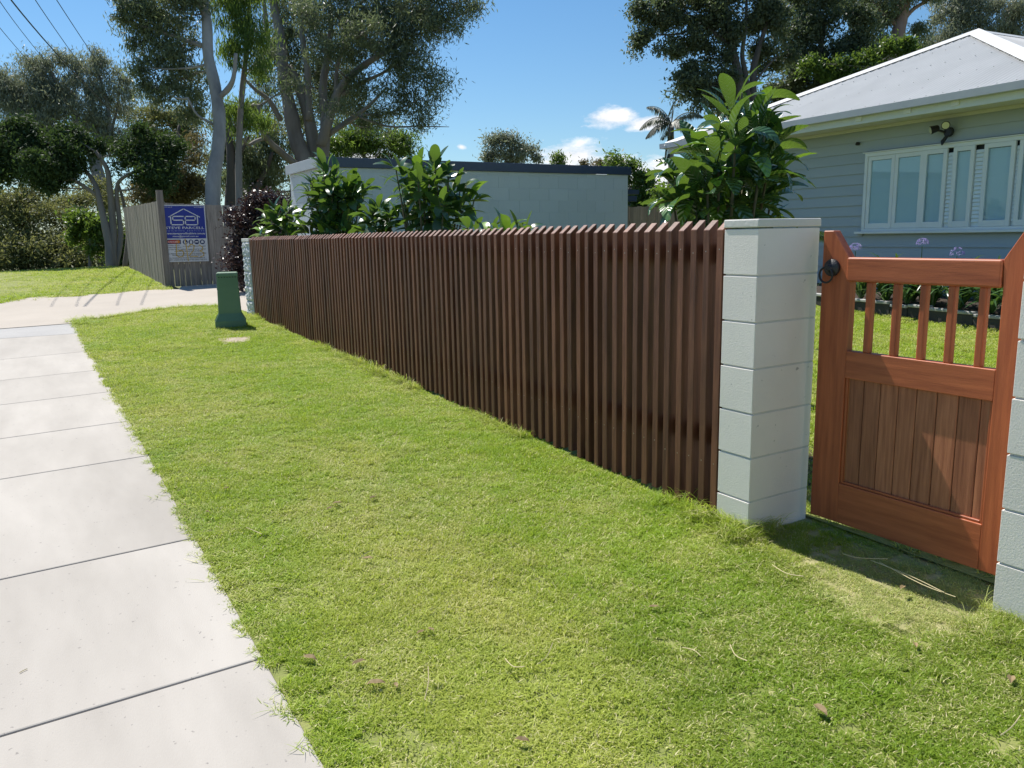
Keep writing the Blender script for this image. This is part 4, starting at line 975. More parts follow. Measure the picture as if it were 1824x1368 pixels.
def tree(name, label, cat, stems, lobes, nleaf, size, aspect, leafmat, barkmat, seed, ncl=8, sig=.35, droop=.0, group=None, twig=True, flat=.5, squash=.8, gap=0.):
    """stems: list of (points[(u,v,D)...], radii first->last); lobes: (u,v,D,ru,rv) in photo pixels at depth D"""
    nleaf = int(nleaf * THIN); ncl *= 1.35; sig *= .78
    r = np.random.default_rng(seed); S_ = [smooth_path([at(*p) for p in pts], 4) for pts, _ in stems]
    first = stems[0][0][0]; bp = at(*first); g = float(gz(bp[0], bp[1])); b = (bp[0], bp[1], g)
    t = thing(name, b, label=label, cat=cat, group=group)
    nodes = np.array([p for s_ in S_ for p in s_]); mb = MB()
    for s_, (pts, (ra, rb)) in zip(S_, stems):
        n = len(s_); k = (1 - np.linspace(0, 1, n)) ** .85; rad = rb + (ra - rb) * k; rad = rad * (1 + r.normal(0, .035, n))
        mb.tube(s_, list(rad), 10)
    mb.build('trunk', barkmat, t, smooth=True)
    cl = []; br = MB()
    for (u, v, D, ru, rv) in lobes:
        c = at(u, v, D); sx = ru * D / 1430; sz = rv * D / 1430; m = max(3, int(ncl * (ru * rv) / 1600))
        d = nodes - c; j = np.argmin((d ** 2).sum(1) + np.clip(nodes[:, 2] - c[2], 0, 9) * 3); a = nodes[j]
        L_ = np.linalg.norm(a - c); br.tube(bez(a, c, -.06 if c[2] > a[2] else .08, 7, r, .06), list(np.linspace(min(.07, .012 + L_ * .014), .012, 7)), 6)
        for _ in range(m):
            q = r.normal(0, 1, 3); q = q / np.linalg.norm(q) * r.uniform(.35, 1) ** .5
            p = c + RX * q[0] * sx + UP * q[1] * sz + FW * q[2] * (sx + sz) * .5
            cl.append(p)
            if twig: br.tube(bez(c + (p - c) * .1, p, .05, 4, r, .09), [.012 + .004 * L_ * .2, .010, .007, .004], 3, cap=False)
    br.build('branches', barkmat, t, smooth=True, kind='stuff')
    me = foliage(cl, nleaf, size, aspect, sig, leafmat, droop, 'crown', flat, seed + 1, squash); mkobj('crown', me, t)
    return t

tree('gum_tree', 'smooth pale-trunked gum tree standing just behind the grey paling fence', 'gum tree',
     [([(380, 500, 18.6), (379, 363, 18.6), (381, 310, 18.6), (388, 270, 18.7), (391, 215, 18.8), (383, 155, 18.9), (371, 100, 19), (369, 50, 19.1), (364, 0, 19.2), (356, -70, 19.4)], (.18, .09)),
      ([(386, 175, 18.85), (405, 160, 18.8), (416, 138, 18.7), (420, 95, 18.6)], (.075, .04)),
      ([(362, 82, 19.1), (325, 70, 19.2), (275, 52, 19.3), (225, 38, 19.4), (195, 28, 19.4)], (.06, .015)),
      ([(366, 30, 19.1), (350, 0, 19), (330, -30, 19)], (.06, .03)),
      ([(382, 222, 18.8), (352, 205, 18.7), (335, 175, 18.6)], (.035, .015))],
     [(215, 30, 19.4, 30, 14), (265, 40, 19.3, 34, 22), (320, 20, 19, 40, 28), (255, 75, 19.5, 36, 16), (300, 95, 19.3, 40, 24), (250, 118, 19.2, 26, 18), (330, 140, 19.6, 36, 30), (290, 160, 19.4, 36, 24), (340, 190, 19.6, 30, 26), (270, 10, 19.2, 50, 24), (310, 65, 19.4, 40, 22), (230, -20, 19.4, 50, 26), (340, -40, 19, 60, 30)],
     26000, .135, .20, L['gum'], M['bark_pale'], 101, ncl=16, sig=.20, droop=.5)
tree('gum_tree', 'gum tree with bright green hanging foliage between the pale trunk and the many-stemmed gum', 'gum tree',
     [([(430, 480, 21), (425, 300, 21), (430, 180, 21), (440, 80, 21), (445, -10, 21)], (.10, .05))],
     [(420, 35, 20.6, 30, 36), (455, 60, 20.6, 26, 36), (425, 100, 20.5, 36, 26), (460, 110, 20.8, 24, 24), (405, 10, 20.6, 28, 26), (440, -20, 20.6, 50, 30), (430, 190, 21.4, 30, 20), (445, 225, 21.4, 30, 20), (415, 215, 21.2, 24, 20)],
     15000, .15, .15, L['gum_green'], M['bark_grey'], 103, ncl=16, sig=.20, droop=1.3)
tree('gum_tree', 'big many-stemmed gum tree with a broad grey-green crown behind the garage', 'gum tree',
     [([(552, 420, 25), (545, 300, 25), (528, 250, 25), (516, 190, 25), (505, 140, 25), (500, 70, 25), (488, 10, 25), (480, -60, 25)], (.29, .08)),
      ([(556, 420, 25.2), (560, 290, 25.2), (552, 220, 25.2), (538, 170, 25.2), (520, 130, 25.2), (505, 115, 25.2), (480, 80, 25.1), (470, 0, 25)], (.22, .06)),
      ([(566, 420, 24.8), (575, 290, 24.8), (580, 225, 24.8), (575, 160, 24.8), (583, 100, 24.8), (590, 40, 24.8), (585, -20, 24.8)], (.20, .04)),
      ([(572, 260, 24.7), (592, 190, 24.6), (612, 150, 24.5), (650, 115, 24.4), (700, 85, 24.3), (745, 50, 24.2)], (.17, .03)),
      ([(550, 215, 25), (548, 130, 25), (540, 80, 25), (538, 40, 25), (550, 5, 25), (560, -40, 25)], (.11, .04)),
      ([(600, 175, 24.6), (640, 150, 24.5), (690, 125, 24.3), (720, 95, 24.2)], (.07, .02)),
      ([(585, 240, 24.8), (620, 215, 24.6), (655, 190, 24.4), (690, 155, 24.2)], (.09, .025)),
      ([(600, 232, 24.6), (645, 205, 24.3), (680, 205, 24.1), (720, 190, 23.9), (760, 170, 23.7)], (.05, .012)),
      ([(640, 208, 24.3), (690, 225, 24.1), (745, 225, 23.9), (800, 226, 23.8)], (.04, .008)),
      ([(600, 200, 24.6), (600, 120, 24.6), (625, 60, 24.6), (640, 10, 24.6), (690, -40, 24.6)], (.07, .03)),
      ([(540, 305, 24.9), (505, 275, 24.3), (482, 255, 23.8), (468, 235, 23.4), (462, 200, 23.2), (461, 187, 23.2)], (.12, .05)),
      ([(474, 245, 23.6), (455, 252, 23.3), (442, 258, 23.1), (430, 246, 22.9), (412, 238, 22.7), (403, 225, 22.6)], (.06, .025)),
      ([(462, 188, 23.2), (430, 185, 23), (400, 178, 22.8)], (.035, .015)),
      ([(500, 215, 24.6), (480, 180, 24.4), (455, 160, 24.2), (435, 140, 24)], (.09, .03))],
     [(600, 30, 24, 50, 30), (650, 20, 24, 50, 30), (700, 15, 24.2, 50, 30), (760, 15, 24, 50, 26), (810, 10, 23.6, 36, 20), (835, 18, 23.4, 16, 16), (740, 55, 24, 46, 26), (790, 55, 23.6, 36, 18), (690, 75, 24.2, 50, 26), (740, 95, 23.8, 36, 18), (640, 90, 25, 40, 24), (700, 120, 24, 44, 20),
      (755, 140, 23.6, 36, 18), (785, 145, 23.4, 22, 14), (650, 150, 24.6, 36, 22), (710, 165, 23.9, 40, 16), (760, 180, 23.6, 32, 14), (700, 205, 24.0, 40, 14), (745, 215, 23.8, 30, 12), (640, 185, 25.5, 30, 18), (550, 60, 26, 36, 36), (510, 100, 26.5, 30, 34), (560, 130, 26.5, 36, 26), (495, 40, 26, 30, 40), (530, 10, 25.5, 40, 26),
      (620, 60, 25.5, 36, 30), (600, 120, 26.5, 30, 26), (600, -40, 24.5, 90, 36), (720, -40, 24, 90, 30), (500, -40, 25, 60, 36), (790, -20, 23.6, 40, 20), (470, 130, 26, 26, 26), (480, 180, 26.5, 24, 22), (540, 30, 23, 34, 24), (575, 90, 23, 30, 20), (520, 150, 23.4, 26, 16), (600, 190, 23.2, 26, 12), (480, 90, 23.4, 24, 20), (650, 60, 22.8, 36, 20), (560, 200, 27, 40, 24), (600, 160, 27, 36, 24), (660, 225, 26, 36, 14)],
     90000, .15, .19, L['gum'], M['bark_grey'], 107, ncl=17, sig=.27, droop=.45)
tree('gum_tree', 'wind-swept wispy gum tree at far left below the power lines', 'gum tree',
     [([(190, 480, 34), (180, 340, 34), (165, 280, 34), (140, 220, 34), (115, 170, 34), (85, 120, 34)], (.30, .05)),
      ([(170, 290, 34), (175, 230, 34), (160, 170, 34), (125, 110, 34)], (.14, .04)), ([(175, 300, 34), (195, 230, 34), (185, 160, 34), (165, 110, 34)], (.12, .03)),
      ([(160, 270, 34), (110, 235, 34), (70, 215, 34), (30, 180, 34)], (.10, .03)), ([(180, 280, 34.5), (205, 210, 34.5), (212, 160, 34.5)], (.08, .03))],
     [(45, 120, 34, 22, 14), (75, 112, 34, 20, 18), (25, 150, 34, 30, 22), (60, 150, 34, 30, 20), (95, 145, 34, 26, 18), (120, 100, 34, 14, 14), (128, 125, 34, 18, 22), (165, 105, 34, 22, 18), (175, 130, 34, 22, 20), (145, 160, 34, 36, 24), (100, 180, 34, 40, 22), (20, 165, 34, 26, 20), (50, 190, 34, 36, 18), (185, 165, 34, 22, 24), (212, 145, 34.5, 14, 16), (205, 190, 34.5, 18, 18),
      (90, 215, 34, 44, 18), (150, 205, 34, 44, 24), (60, 225, 34, 26, 12), (180, 225, 34, 30, 24), (120, 240, 34.5, 44, 18), (200, 250, 34.5, 30, 18), (5, 150, 34, 26, 20), (5, 190, 34, 24, 18), (40, 170, 34, 30, 20), (85, 175, 34, 34, 20), (225, 165, 34.5, 12, 14), (30, 205, 34, 24, 12), (20, 230, 34, 18, 8)],
     64000, .17, .2, L['gum_grey'], M['bark_grey'], 113, ncl=17, sig=.30, droop=.7)
tree('dark_tree', 'dense dark green spreading tree with clustered grey stems on the verge mound', 'tree',
     [([(196, 478, 21.5), (193, 430, 21.5), (180, 370, 21.5), (170, 330, 21.6), (150, 300, 21.8)], (.12, .04)), ([(200, 478, 21.6), (201, 400, 21.6), (196, 340, 21.6), (190, 300, 21.6), (170, 270, 21.6)], (.11, .04)),
      ([(205, 478, 21.7), (215, 420, 21.7), (208, 350, 21.7), (215, 320, 21.7), (255, 300, 21.7)], (.08, .03)), ([(222, 476, 22.2), (228, 420, 22.2), (222, 370, 22.2), (212, 330, 22.2)], (.07, .03)),
      ([(175, 350, 21.6), (130, 320, 21.4), (80, 300, 21.2)], (.06, .02))],
     [(0, 246, 21, 26, 16), (38, 226, 21.2, 22, 12), (82, 256, 21.4, 26, 16), (120, 236, 21.6, 16, 8), (28, 275, 21, 34, 20), (70, 290, 20.8, 32, 20), (110, 268, 21.2, 26, 18), (128, 250, 21.8, 20, 12), (60, 322, 21, 24, 14), (85, 335, 21.2, 16, 9), (110, 305, 21.4, 26, 16), (138, 290, 21.6, 16, 14), (20, 305, 21, 24, 12), (150, 262, 22, 20, 10),
      (218, 262, 21.8, 20, 10), (246, 238, 21.6, 16, 9), (288, 250, 21.8, 24, 14), (312, 262, 21.8, 18, 16), (240, 275, 21.6, 24, 16), (285, 288, 21.6, 30, 18), (265, 312, 21.4, 22, 14), (300, 312, 21.4, 20, 12), (282, 332, 21.5, 14, 8), (220, 290, 22, 14, 14), (-30, 260, 21, 34, 30), (-25, 300, 21, 30, 20), (178, 262, 22, 12, 6)],
     66000, .115, .34, L['mango'], M['bark_grey'], 127, ncl=24, sig=.19, droop=.2)
MID = 'background trees beyond the paling fence'
for i, (lb, st, lo, n, sz, mt, bk, sg, dr) in enumerate((
  ('brownish needle-leaved tree behind the paling fence left of the pale trunk', [([(305, 480, 26), (310, 300, 26), (320, 220, 26)], (.12, .04))],
   [(290, 345, 26, 50, 22), (330, 310, 26, 30, 36), (345, 340, 26, 26, 26), (300, 330, 26, 30, 24), (345, 270, 26, 20, 30), (255, 350, 26, 30, 24)], 15000, .15, 'casuarina', 'bark_dark', .24, .3),
  ('olive green tree filling the gap between the wispy gum and the pale trunk', [([(270, 480, 38), (268, 300, 38), (265, 210, 38)], (.2, .05))],
   [(245, 215, 38, 26, 22), (280, 205, 38, 30, 16), (300, 225, 38, 34, 26), (255, 240, 38, 30, 18), (330, 215, 38, 26, 26), (320, 250, 38, 30, 20)], 13000, .2, 'olive', 'bark_grey', .34, .3),
  ('dark tree with a straight blackish trunk right of the pale trunk', [([(408, 480, 24), (410, 360, 24), (412, 300, 24), (408, 240, 24), (404, 190, 24)], (.19, .06)), ([(412, 310, 24), (430, 270, 24), (445, 240, 24)], (.07, .03)), ([(450, 480, 25), (455, 350, 25), (475, 300, 25), (485, 270, 25)], (.11, .05))],
   [(420, 270, 24.5, 26, 26), (455, 290, 25, 26, 26), (480, 270, 25.5, 24, 22), (440, 320, 25.5, 36, 22), (490, 310, 26, 22, 26), (410, 330, 26, 22, 20), (400, 215, 25, 20, 22), (445, 205, 25.5, 22, 20)], 16000, .15, 'gum', 'bark_dark', .24, .9),
  ('bushy mid-green tree under the big gum crown behind the garage roof', [([(650, 420, 31), (650, 300, 31), (645, 250, 31)], (.14, .04))],
   [(610, 250, 31, 30, 24), (650, 240, 31, 30, 26), (690, 245, 31, 30, 24), (720, 255, 31, 20, 18), (640, 272, 31, 40, 14), (700, 272, 31, 36, 14), (585, 270, 31, 24, 18), (550, 285, 30, 22, 12)], 20000, .16, 'bush', 'bark_grey', .27, .5),
  ('pale thin foliage tree far behind between the stems of the big gum', [([(520, 480, 42), (520, 340, 42), (525, 290, 42)], (.16, .04))],
   [(500, 340, 42, 40, 24), (540, 250, 42, 34, 36), (460, 345, 42, 40, 24), (600, 200, 42, 40, 34), (560, 160, 42, 40, 30), (380, 320, 42, 40, 40), (440, 270, 42, 30, 30), (500, 230, 42, 30, 36)], 16000, .22, 'olive', 'bark_grey', .42, .4),
  )):
    tree('background_tree', lb, 'tree', st, lo, n, sz, .24, L[mt], M[bk], 200 + i * 3, ncl=16, sig=sg, droop=dr, group=MID)
tree('olive_bush', 'broad olive-brown bush at the far left edge behind the verge', 'bush', [([(40, 490, 27), (45, 430, 27), (40, 380, 27)], (.10, .03))],
     [(20, 370, 27, 44, 30), (60, 390, 27, 40, 30), (30, 430, 26.5, 50, 34), (80, 440, 26.5, 44, 30), (20, 470, 26, 50, 22), (-20, 400, 27, 50, 44), (100, 470, 26, 36, 16), (60, 350, 27.5, 26, 18)], 38000, .13, .3, L['olive'], M['bark_grey'], 301, ncl=15, sig=.30)
tree('olive_bush', 'darker olive bush between the broad left bush and the grey tree stems', 'bush', [([(140, 485, 28), (140, 430, 28), (140, 390, 28)], (.08, .03))],
     [(110, 400, 28, 40, 30), (140, 440, 27, 44, 26), (160, 465, 26.5, 40, 14), (130, 360, 29, 40, 24), (175, 430, 27.5, 24, 30), (210, 440, 28, 30, 34), (235, 410, 29, 20, 50), (170, 350, 30, 40, 24)], 30000, .13, .3, L['olive'], M['bark_grey'], 305, ncl=15, sig=.30)
tree('green_bush', 'bright green broad-leaved bush beside the grey stems on the verge', 'bush', [([(160, 478, 24), (160, 430, 24), (155, 400, 24)], (.05, .02))],
     [(145, 395, 24, 18, 14), (165, 410, 24, 20, 14), (150, 425, 24, 24, 14), (180, 435, 24, 14, 20), (175, 405, 24, 16, 10)], 5200, .14, .5, L['bush'], M['bark_grey'], 309, ncl=16, sig=.18)
tree('green_bush', 'small bright green bush right of the grey stems at the paling fence end', 'bush', [([(212, 478, 24.5), (212, 440, 24.5), (214, 415, 24.5)], (.04, .02))],
     [(212, 415, 24.5, 10, 12), (216, 440, 24.5, 12, 14), (210, 462, 24.5, 14, 10)], 2200, .14, .5, L['bush'], M['bark_grey'], 311, ncl=20, sig=.16)
tree('purple_bush', 'dark purple-leaved bush against the paling fence behind the far pillar', 'bush', [([(455, 520, 14), (455, 450, 14), (460, 400, 14)], (.05, .02)), ([(430, 520, 14.2), (428, 470, 14.2), (432, 420, 14.2)], (.04, .015))],
     [(470, 372, 14, 36, 18), (440, 392, 14, 32, 20), (500, 362, 14.2, 28, 14), (428, 430, 14, 18, 22), (455, 440, 14, 30, 30), (425, 470, 13.9, 12, 22), (480, 405, 14, 26, 16), (445, 480, 14, 24, 20)], 30000, .055, .5, L['purple'], M['bark_dark'], 317, ncl=16, sig=.13)
# right-hand side
tree('broadleaf_tree', 'tall dark broad-leaved tree left of the house roof with forked stems', 'tree',
     [([(1325, 420, 28), (1325, 250, 28), (1318, 160, 28), (1310, 110, 28), (1300, 70, 28), (1295, 20, 28)], (.24, .06)), ([(1340, 400, 28.2), (1341, 150, 28.2), (1348, 100, 28.2), (1360, 60, 28.2), (1375, 10, 28.2)], (.15, .05)),
      ([(1335, 300, 28), (1330, 150, 28), (1322, 100, 28), (1328, 50, 28), (1330, 0, 28)], (.11, .04)), ([(1306, 90, 28), (1280, 65, 28), (1250, 45, 28), (1210, 60, 28), (1165, 62, 28)], (.07, .02)), ([(1342, 150, 28.1), (1365, 120, 28.1), (1385, 100, 28.1)], (.05, .02))],
     [(1150, 70, 27.6, 20, 16), (1135, 85, 27.6, 10, 14), (1165, 20, 27.6, 30, 18), (1200, 35, 28, 34, 24), (1230, 65, 28, 34, 22), (1195, 85, 27.6, 22, 16), (1250, 20, 28, 44, 26), (1290, 60, 28, 36, 30), (1270, 100, 28, 30, 14), (1330, 30, 28.4, 44, 30), (1240, 130, 27.8, 32, 16), (1230, 160, 27.6, 28, 18), (1265, 165, 28, 30, 22), (1285, 135, 28, 26, 16), (1375, 40, 28.6, 36, 30), (1380, 90, 28.6, 34, 22),
      (1250, 190, 27.6, 24, 12), (1290, 185, 28.4, 30, 18), (1210, -10, 28, 60, 20), (1320, -30, 28, 70, 30), (1205, 140, 27.4, 14, 12), (1355, 110, 29, 30, 20), (1130, 10, 27.6, 16, 12)],
     60000, .135, .42, L['rtree'], M['bark_dark'], 401, ncl=19, sig=.22, droop=.2)
tree('broadleaf_tree', 'dense dark tree directly above the left slope of the house roof', 'tree',
     [([(1450, 400, 31), (1450, 200, 31), (1460, 100, 31), (1470, 30, 31)], (.2, .06)), ([(1452, 180, 31), (1480, 110, 31), (1500, 70, 31)], (.09, .03))],
     [(1420, 60, 31, 34, 30), (1460, 40, 31, 40, 34), (1430, 110, 31, 36, 26), (1480, 95, 31, 40, 26), (1400, 150, 31, 36, 22), (1450, 150, 31, 40, 24), (1500, 135, 31, 34, 18), (1370, 175, 31, 34, 22), (1420, 190, 31, 40, 16), (1520, 50, 31, 36, 34), (1450, -10, 31, 60, 26), (1530, 100, 31, 30, 22), (1330, 190, 31, 30, 20), (1480, 165, 31, 24, 12)],
     50000, .14, .42, L['rtree'], M['bark_dark'], 405, ncl=18, sig=.25, droop=.2)
tree('light_green_tree', 'lighter green tree showing between the dark trees above the roof slope', 'tree',
     [([(1560, 400, 29), (1560, 200, 29), (1555, 120, 29)], (.12, .04))],
     [(1490, 125, 29.5, 26, 14), (1540, 115, 29.5, 30, 16), (1570, 95, 29.5, 30, 16), (1600, 85, 29.5, 26, 12), (1445, 110, 29.5, 20, 12), (1520, 140, 29.5, 26, 10)], 12000, .15, .4, L['bush'], M['bark_grey'], 409, ncl=18, sig=.22)
tree('gum_tree', 'gum with a stout reddish trunk rising behind the house roof', 'gum tree',
     [([(1588, 400, 36), (1590, 120, 36), (1598, 70, 36), (1606, 30, 36), (1612, -10, 36), (1610, -60, 36)], (.36, .20)), ([(1607, 40, 36), (1625, 18, 36), (1650, 2, 36), (1680, -15, 36)], (.10, .05)), ([(1603, 50, 36), (1570, 20, 36), (1540, -10, 36)], (.12, .05))],
     [(1560, 30, 36, 34, 30), (1580, -5, 36, 50, 20), (1640, -5, 36, 36, 12), (1630, 60, 36.5, 24, 14), (1560, 70, 36, 28, 20), (1610, -40, 36, 70, 24), (1520, 10, 36, 34, 24), (1640, 90, 37, 20, 10)],
     26000, .18, .24, L['gum'], M['bark_red'], 413, ncl=19, sig=.28, droop=.6)
tree('gum_tree', 'pale feathery gum beyond the roof ridge at the top right corner', 'gum tree',
     [([(1750, 400, 42), (1745, 60, 42), (1742, 10, 42)], (.2, .05)), ([(1800, 400, 42), (1795, 60, 42), (1800, 10, 42)], (.16, .05)), ([(1692, 400, 42), (1690, 100, 42), (1700, 70, 42)], (.16, .05))],
     [(1700, 20, 42, 34, 22), (1740, 25, 42, 40, 30), (1790, 25, 42, 36, 28), (1820, 45, 42, 26, 26), (1760, 60, 42, 40, 16), (1690, 60, 42, 30, 18), (1660, 80, 42, 26, 14), (1640, 100, 42, 26, 10), (1720, 80, 42, 30, 12), (1800, 70, 42, 30, 10), (1740, -20, 42, 80, 20), (1690, 100, 42, 26, 8)],
     36000, .19, .24, L['gum_grey'], M['bark_grey'], 417, ncl=19, sig=.33, droop=.6)
tree('small_tree', 'small rounded tree on the skyline behind the garage roof', 'tree',
     [([(912, 420, 46), (912, 300, 46), (910, 270, 46)], (.14, .04)), ([(912, 300, 46), (890, 270, 46), (885, 250, 46)], (.07, .02)), ([(912, 300, 46), (935, 270, 46), (940, 255, 46)], (.07, .02))],
     [(880, 252, 46, 14, 12), (905, 255, 46, 20, 12), (940, 262, 46, 18, 12), (885, 278, 46, 20, 12), (920, 280, 46, 24, 12), (945, 285, 46, 14, 8), (865, 282, 46, 8, 8)], 9000, .17, .35, L['gum_grey'], M['bark_dark'], 421, ncl=40, sig=.30)
tree('background_shrub', 'yellow-green shrub tips above the right end of the garage roof', 'shrub', [([(1120, 460, 20), (1115, 400, 20), (1110, 340, 20)], (.06, .02))],
     [(1095, 290, 20, 14, 10), (1110, 320, 20, 14, 16), (1135, 330, 20, 22, 24), (1160, 355, 20, 26, 20), (1130, 370, 20, 28, 20), (1150, 320, 20, 10, 10), (1125, 300, 20, 10, 10)], 12000, .10, .4, L['bush'], M['bark_grey'], 425, ncl=22, sig=.16, group=None)
tree('background_shrub', 'green shrub beside the palm foot behind the loquat tree', 'shrub', [([(1200, 460, 19), (1195, 400, 19), (1190, 370, 19)], (.05, .02))],
     [(1180, 340, 19, 14, 18), (1200, 350, 19, 22, 20), (1225, 345, 19, 20, 22), (1190, 375, 19, 26, 14), (1250, 320, 19, 20, 20)], 9000, .10, .4, L['bush'], M['bark_grey'], 429, ncl=22, sig=.16)
tree('background_shrub', 'tiny shrub tip on the skyline right of the small rounded tree', 'shrub', [([(996, 430, 30), (996, 320, 30), (996, 290, 30)], (.04, .02))], [(995, 284, 30, 9, 8), (1000, 292, 30, 10, 6)], 1100, .12, .35, L['bush'], M['bark_grey'], 433, ncl=60, sig=.14)
tree('background_shrub', 'low brownish shrub tops on the skyline over the garage fascia', 'shrub', [([(1060, 430, 40), (1060, 320, 40), (1060, 300, 40)], (.05, .02))], [(1050, 293, 40, 14, 5), (1075, 291, 40, 16, 6), (1095, 294, 40, 12, 6)], 2200, .15, .3, L['casuarina'], M['bark_dark'], 437, ncl=60, sig=.18)

# palm
def frond(A, dirv, Ln, drop, nl, leafL, w, V, F, var, spine, side_droop=.7):
    dirv = unit(np.array(dirv, float)); p = np.array(A, float); d = dirv.copy(); pts = [p.copy()]; step = Ln / 14
    for i in range(14):
        d = unit(d + np.array([0, 0, -drop / 14])); p = p + d * step; pts.append(p.copy())
    for i in range(nl):
        t = .12 + .88 * i / nl; f = t * 14; k = min(int(f), 13); q = pts[k] + (pts[k + 1] - pts[k]) * (f - k); tg = unit(pts[k + 1] - pts[k]); s_ = unit(np.cross(tg, (0, 0, 1.)))
        for sg in (-1, 1):
            l_ = leafL * math.sin(math.pi * (.15 + .8 * t)) * random.uniform(.85, 1.1); dd = unit(s_ * sg * .8 + tg * .45 + np.array([0, 0, -side_droop * random.uniform(.7, 1.3)]))
            wv = unit(np.cross(dd, (0, 0, 1.))) * w; n = len(V); m = q + dd * l_ * .5; e = q + unit(dd + np.array([0, 0, -.5])) * l_
            V += [q - wv * .4, m - wv, e, m + wv]; F.append((n, n + 1, n + 2, n + 3)); var.append(random.random())
    return pts
def palm():
    c = at(1196, 222, 26); b = (c[0], c[1], float(gz(c[0], c[1])))
    t = thing('palm_tree', b, label='slender grey palm with drooping fronds behind the end of the house roof', cat='palm tree')
    MB().tube([b, (c[0], c[1], (b[2] + c[2]) / 2), tuple(c)], [.13, .10, .085], 10).build('trunk', M['bark_grey'], t, smooth=True)
    MB().tube([tuple(c - [0, 0, .5]), tuple(c)], [.1, .06], 10).build('crownshaft', M['stem'], t, smooth=True)
    for (ru, rv, f, Ln, dr) in ((-.6, .9, .1, 1.25, 2.2), (-.35, 1.0, -.2, 1.1, 2.0), (-.9, .4, .0, 1.0, 1.8), (.15, 1.1, .1, 1.05, .9), (.5, .9, -.2, 1.2, 2.0), (.9, .55, .2, 1.2, 2.0), (.8, .15, -.3, 1.0, 1.2), (-.2, .6, .8, 1.0, 1.8), (.25, .5, -.9, 1.0, 1.8), (-.15, -1, .1, 1.3, .1)):
        V = []; F = []; var = []; sp = frond(c, RX * ru + UP * rv + FW * f, Ln, dr, 34, .36, .020, V, F, var, None)
        fo = mkobj('frond', quads_mesh('frond', V, F, L['palm'], var), t); mb = MB(); mb.tube(sp, list(np.linspace(.02, .006, len(sp))), 4); o = mb.build('midrib', M['stem'], None); o.parent = fo
    mb = MB(); mb.tube([tuple(c), tuple(c + RX * .08 + UP * 1.1)], [.02, .006], 5); mb.build('spear_leaf', M['stem'], t)
palm()
def fern():
    c = at(1425, 392, 5.6); b = (c[0], c[1], float(gz(c[0], c[1])))
    t = thing('cycad', b, label='dark frond arching just above the near pillar cap before the house wall', cat='palm plant')
    MB().tube([b, tuple(c - [0, 0, .1])], [.05, .03], 8).build('trunk', M['bark_dark'], t)
    for dx, up in ((1.0, .35), (-.9, .4), (.5, .3), (-.4, .25)):
        V = []; F = []; var = []; sp = frond(c - [0, 0, .1], RX * dx + UP * up + FW * random.uniform(-.3, .3), .30, 1.1, 26, .09, .006, V, F, var, None, .2)
        mkobj('frond', quads_mesh('frond', V, F, L['mango'], var), t)
fern()

# ------------------------------------------------------------------ power lines
def wires():
    for i, (p1, p2, p3, D1, D2, r, lb) in enumerate((
        ((-60, -30), (40, 97), (300, 370), 14, 60, .007, 'thin black power line, leftmost of the five'),
        ((-20, -30), (64, 88), (300, 350), 14, 60, .007, 'thin black power line, second from the left'),
        ((-10, -40), (105, 100), (330, 320), 14, 60, .015, 'thickest black cable in the middle of the five lines'),
        ((44, -30), (120, 83), (310, 340), 14, 60, .008, 'thin black power line, second from the right'),
        ((82, -30), (160, 90), (330, 340), 14, 60, .008, 'thin black power line, rightmost of the five'))):
        A = at(*p1, D1); B = at(*p3, D2); m = at(*p2, 20)
        pts = []
        # quadratic through three points
        for t in np.linspace(0, 1, 28):
            s_ = .25; c = (m - (1 - s_) ** 2 * A - s_ ** 2 * B) / (2 * s_ * (1 - s_)); pts.append((1 - t) ** 2 * A + 2 * t * (1 - t) * c + t * t * B)
        mb = MB(); mb.tube(pts, [r] * len(pts), 5); o = mb.build('power_line', M['wire']); tagit(o, lb, 'power line', 'overhead power lines')
wires()

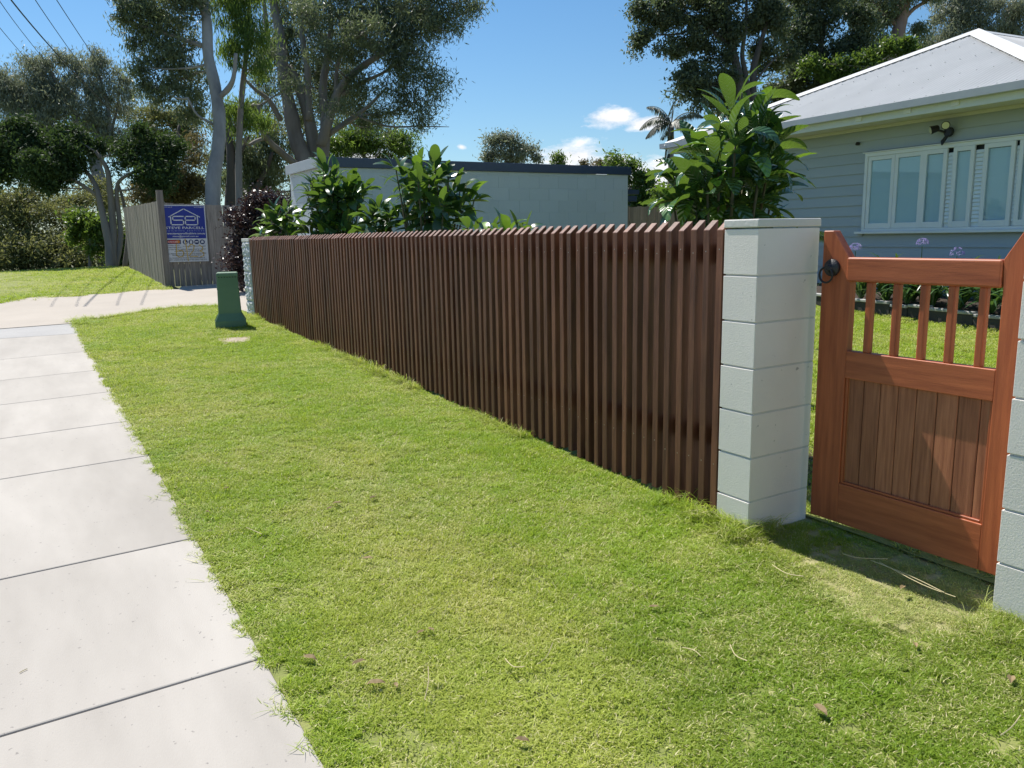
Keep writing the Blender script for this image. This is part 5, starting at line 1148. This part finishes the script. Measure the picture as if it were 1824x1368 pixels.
# ------------------------------------------------------------------ litter on the lawn and path
def litter():
    spots = [(601, 903, .05, 'pinkish curled leaf in the middle of the lawn, right one of a close pair'), (588, 912, .04, 'small pale leaf in the middle of the lawn, left one of a close pair'), (655, 1003, .05, 'pale curled leaf on the lawn below the close pair'),
             (750, 1135, .035, 'pale brown leaf touching a reddish one on the lower lawn'), (768, 1130, .03, 'small reddish leaf on the lower lawn beside a pale brown one'), (670, 1228, .06, 'large dark brown leaf on the lower lawn, biggest of all'),
             (552, 1182, .055, 'long reddish-brown leaf lying nearest the path on the lower lawn'), (640, 1190, .05, 'brown leaf just above the largest dark leaf'), (706, 1230, .03, 'small dark leaf just right of the largest dark leaf'),
             (665, 893, .045, 'brown leaf right of the close pair in the middle of the lawn'), (403, 876, .035, 'dark leaf near the path edge halfway down the lawn'), (404, 831, .03, 'small dark leaf near the path edge above the halfway one'), (370, 918, .03, 'small brown leaf on the grass right beside the path edge'),
             (1165, 1090, .04, 'pale leaf on the lawn below the near block pillar'), (930, 1330, .045, 'brown leaf at the bottom edge of the lawn left of centre'), (1460, 1275, .06, 'upright grey-brown leaf on the lower right lawn'), (1607, 1055, .04, 'curled brown leaf in the shade before the gate'),
             (1630, 1158, .035, 'pale leaf on the lawn just beyond the dry recess'), (1135, 845, .035, 'small brown leaf close to the foot of the slat fence'), (820, 760, .03, 'tiny brown leaf on the upper lawn near the fence'), (530, 730, .03, 'tiny pale leaf on the far half of the lawn'),
             (1800, 1220, .05, 'brown leaf at the right edge below the hinge pillar'), (330, 905, .02, 'tiny brown leaf lying on the footpath edge, lower of two'), (318, 880, .02, 'tiny brown leaf lying on the footpath edge, upper of two')]
    for i, (u, v, s, lb) in enumerate(spots):
        d = FW + RX * (u - 912) / 1430.575 - UP * (v - 684) / 1430.575; k = -H / (d[2] - .036 * d[1] - .018 * d[0]); p = d * k
        mb = MB(); n = 6; V = []; F = []
        a = random.uniform(0, 6.28)
        for j in range(n + 1):
            t = j / n; w = s * .22 * math.sin(math.pi * (t * .92 + .04)); x = (t - .5) * s; zz = s * .10 * math.sin(t * 3.1) + (.002 * math.sin(t * 9))
            for q in (-1, 0, 1): V.append((x * math.cos(a) - q * w * math.sin(a), x * math.sin(a) + q * w * math.cos(a), zz + abs(q) * w * .5))
        for j in range(n):
            for q in range(2): F.append((j * 3 + q, j * 3 + 3 + q, j * 3 + 4 + q, j * 3 + 1 + q))
        mb.add(V, F); o = mb.build('dry_leaf', M['dry_leaf'], label=lb, cat='leaf', group='dry leaves scattered on the lawn'); o.location = (p[0], p[1], float(gz(p[0], p[1])) + (.018 if p[0] > .56 else .004))
    lines = [((1550, 1012), (1620, 1045), (1680, 1080)), ((1565, 1015), (1640, 1060), (1700, 1088)), ((440, 952), (455, 962), (468, 972)), ((1375, 1020), (1400, 1040), (1430, 1050)), ((757, 1265), (764, 1240), (764, 1215)), ((1300, 1165), (1310, 1190), (1330, 1205)), ((900, 1190), (915, 1210), (935, 1215)), ((1215, 1170), (1235, 1180), (1248, 1196)), ((640, 1010), (652, 1003), (665, 1002)), ((1780, 1330), (1800, 1320), (1815, 1305)), ((35, 1200), (42, 1196), (49, 1193)), ((1500, 1000), (1530, 1012), (1580, 1018)), ((960, 1200), (975, 1190), (985, 1172))]
    SL = ('long thick dry stalk across the shade before the gate', 'long dry stalk crossing just below the thick one before the gate', 'pale straw stalk near the path halfway down the lawn', 'straw stalk on the dry patch by the near pillar foot', 'curved straw standing in the bottom middle of the lawn', 'bent straw stalk on the right half of the lower lawn', 'straw stalk in the centre of the lower lawn', 'straw stalk a little left of the bent one on the lower lawn', 'short pale straw beside the pale curled leaf', 'pale straw at the bottom right corner', 'short dark twig lying on the footpath slab', 'thin straw at the left end of the gate shade', 'short straw just above the one in the lower centre')
    for li, l_ in enumerate(lines):
        P = []
        for j, (u, v) in enumerate(l_):
            d = FW + RX * (u - 912) / 1430.575 - UP * (v - 684) / 1430.575; k = -H / (d[2] - .036 * d[1] - .018 * d[0]); p = d * k
            P.append((p[0], p[1], float(gz(p[0], p[1])) + (.034 + .010 * j if p[0] > .56 else .004)))
        MB().tube(smooth_path(P, 4), .0016, 4).build('straw', M['straw'], label=SL[li], cat='straw', group='dry straw stalks on the lawn')
litter()
for o in bpy.data.objects:
    if '_b' in o: del o['_b']
    if 'cat' in o: pass
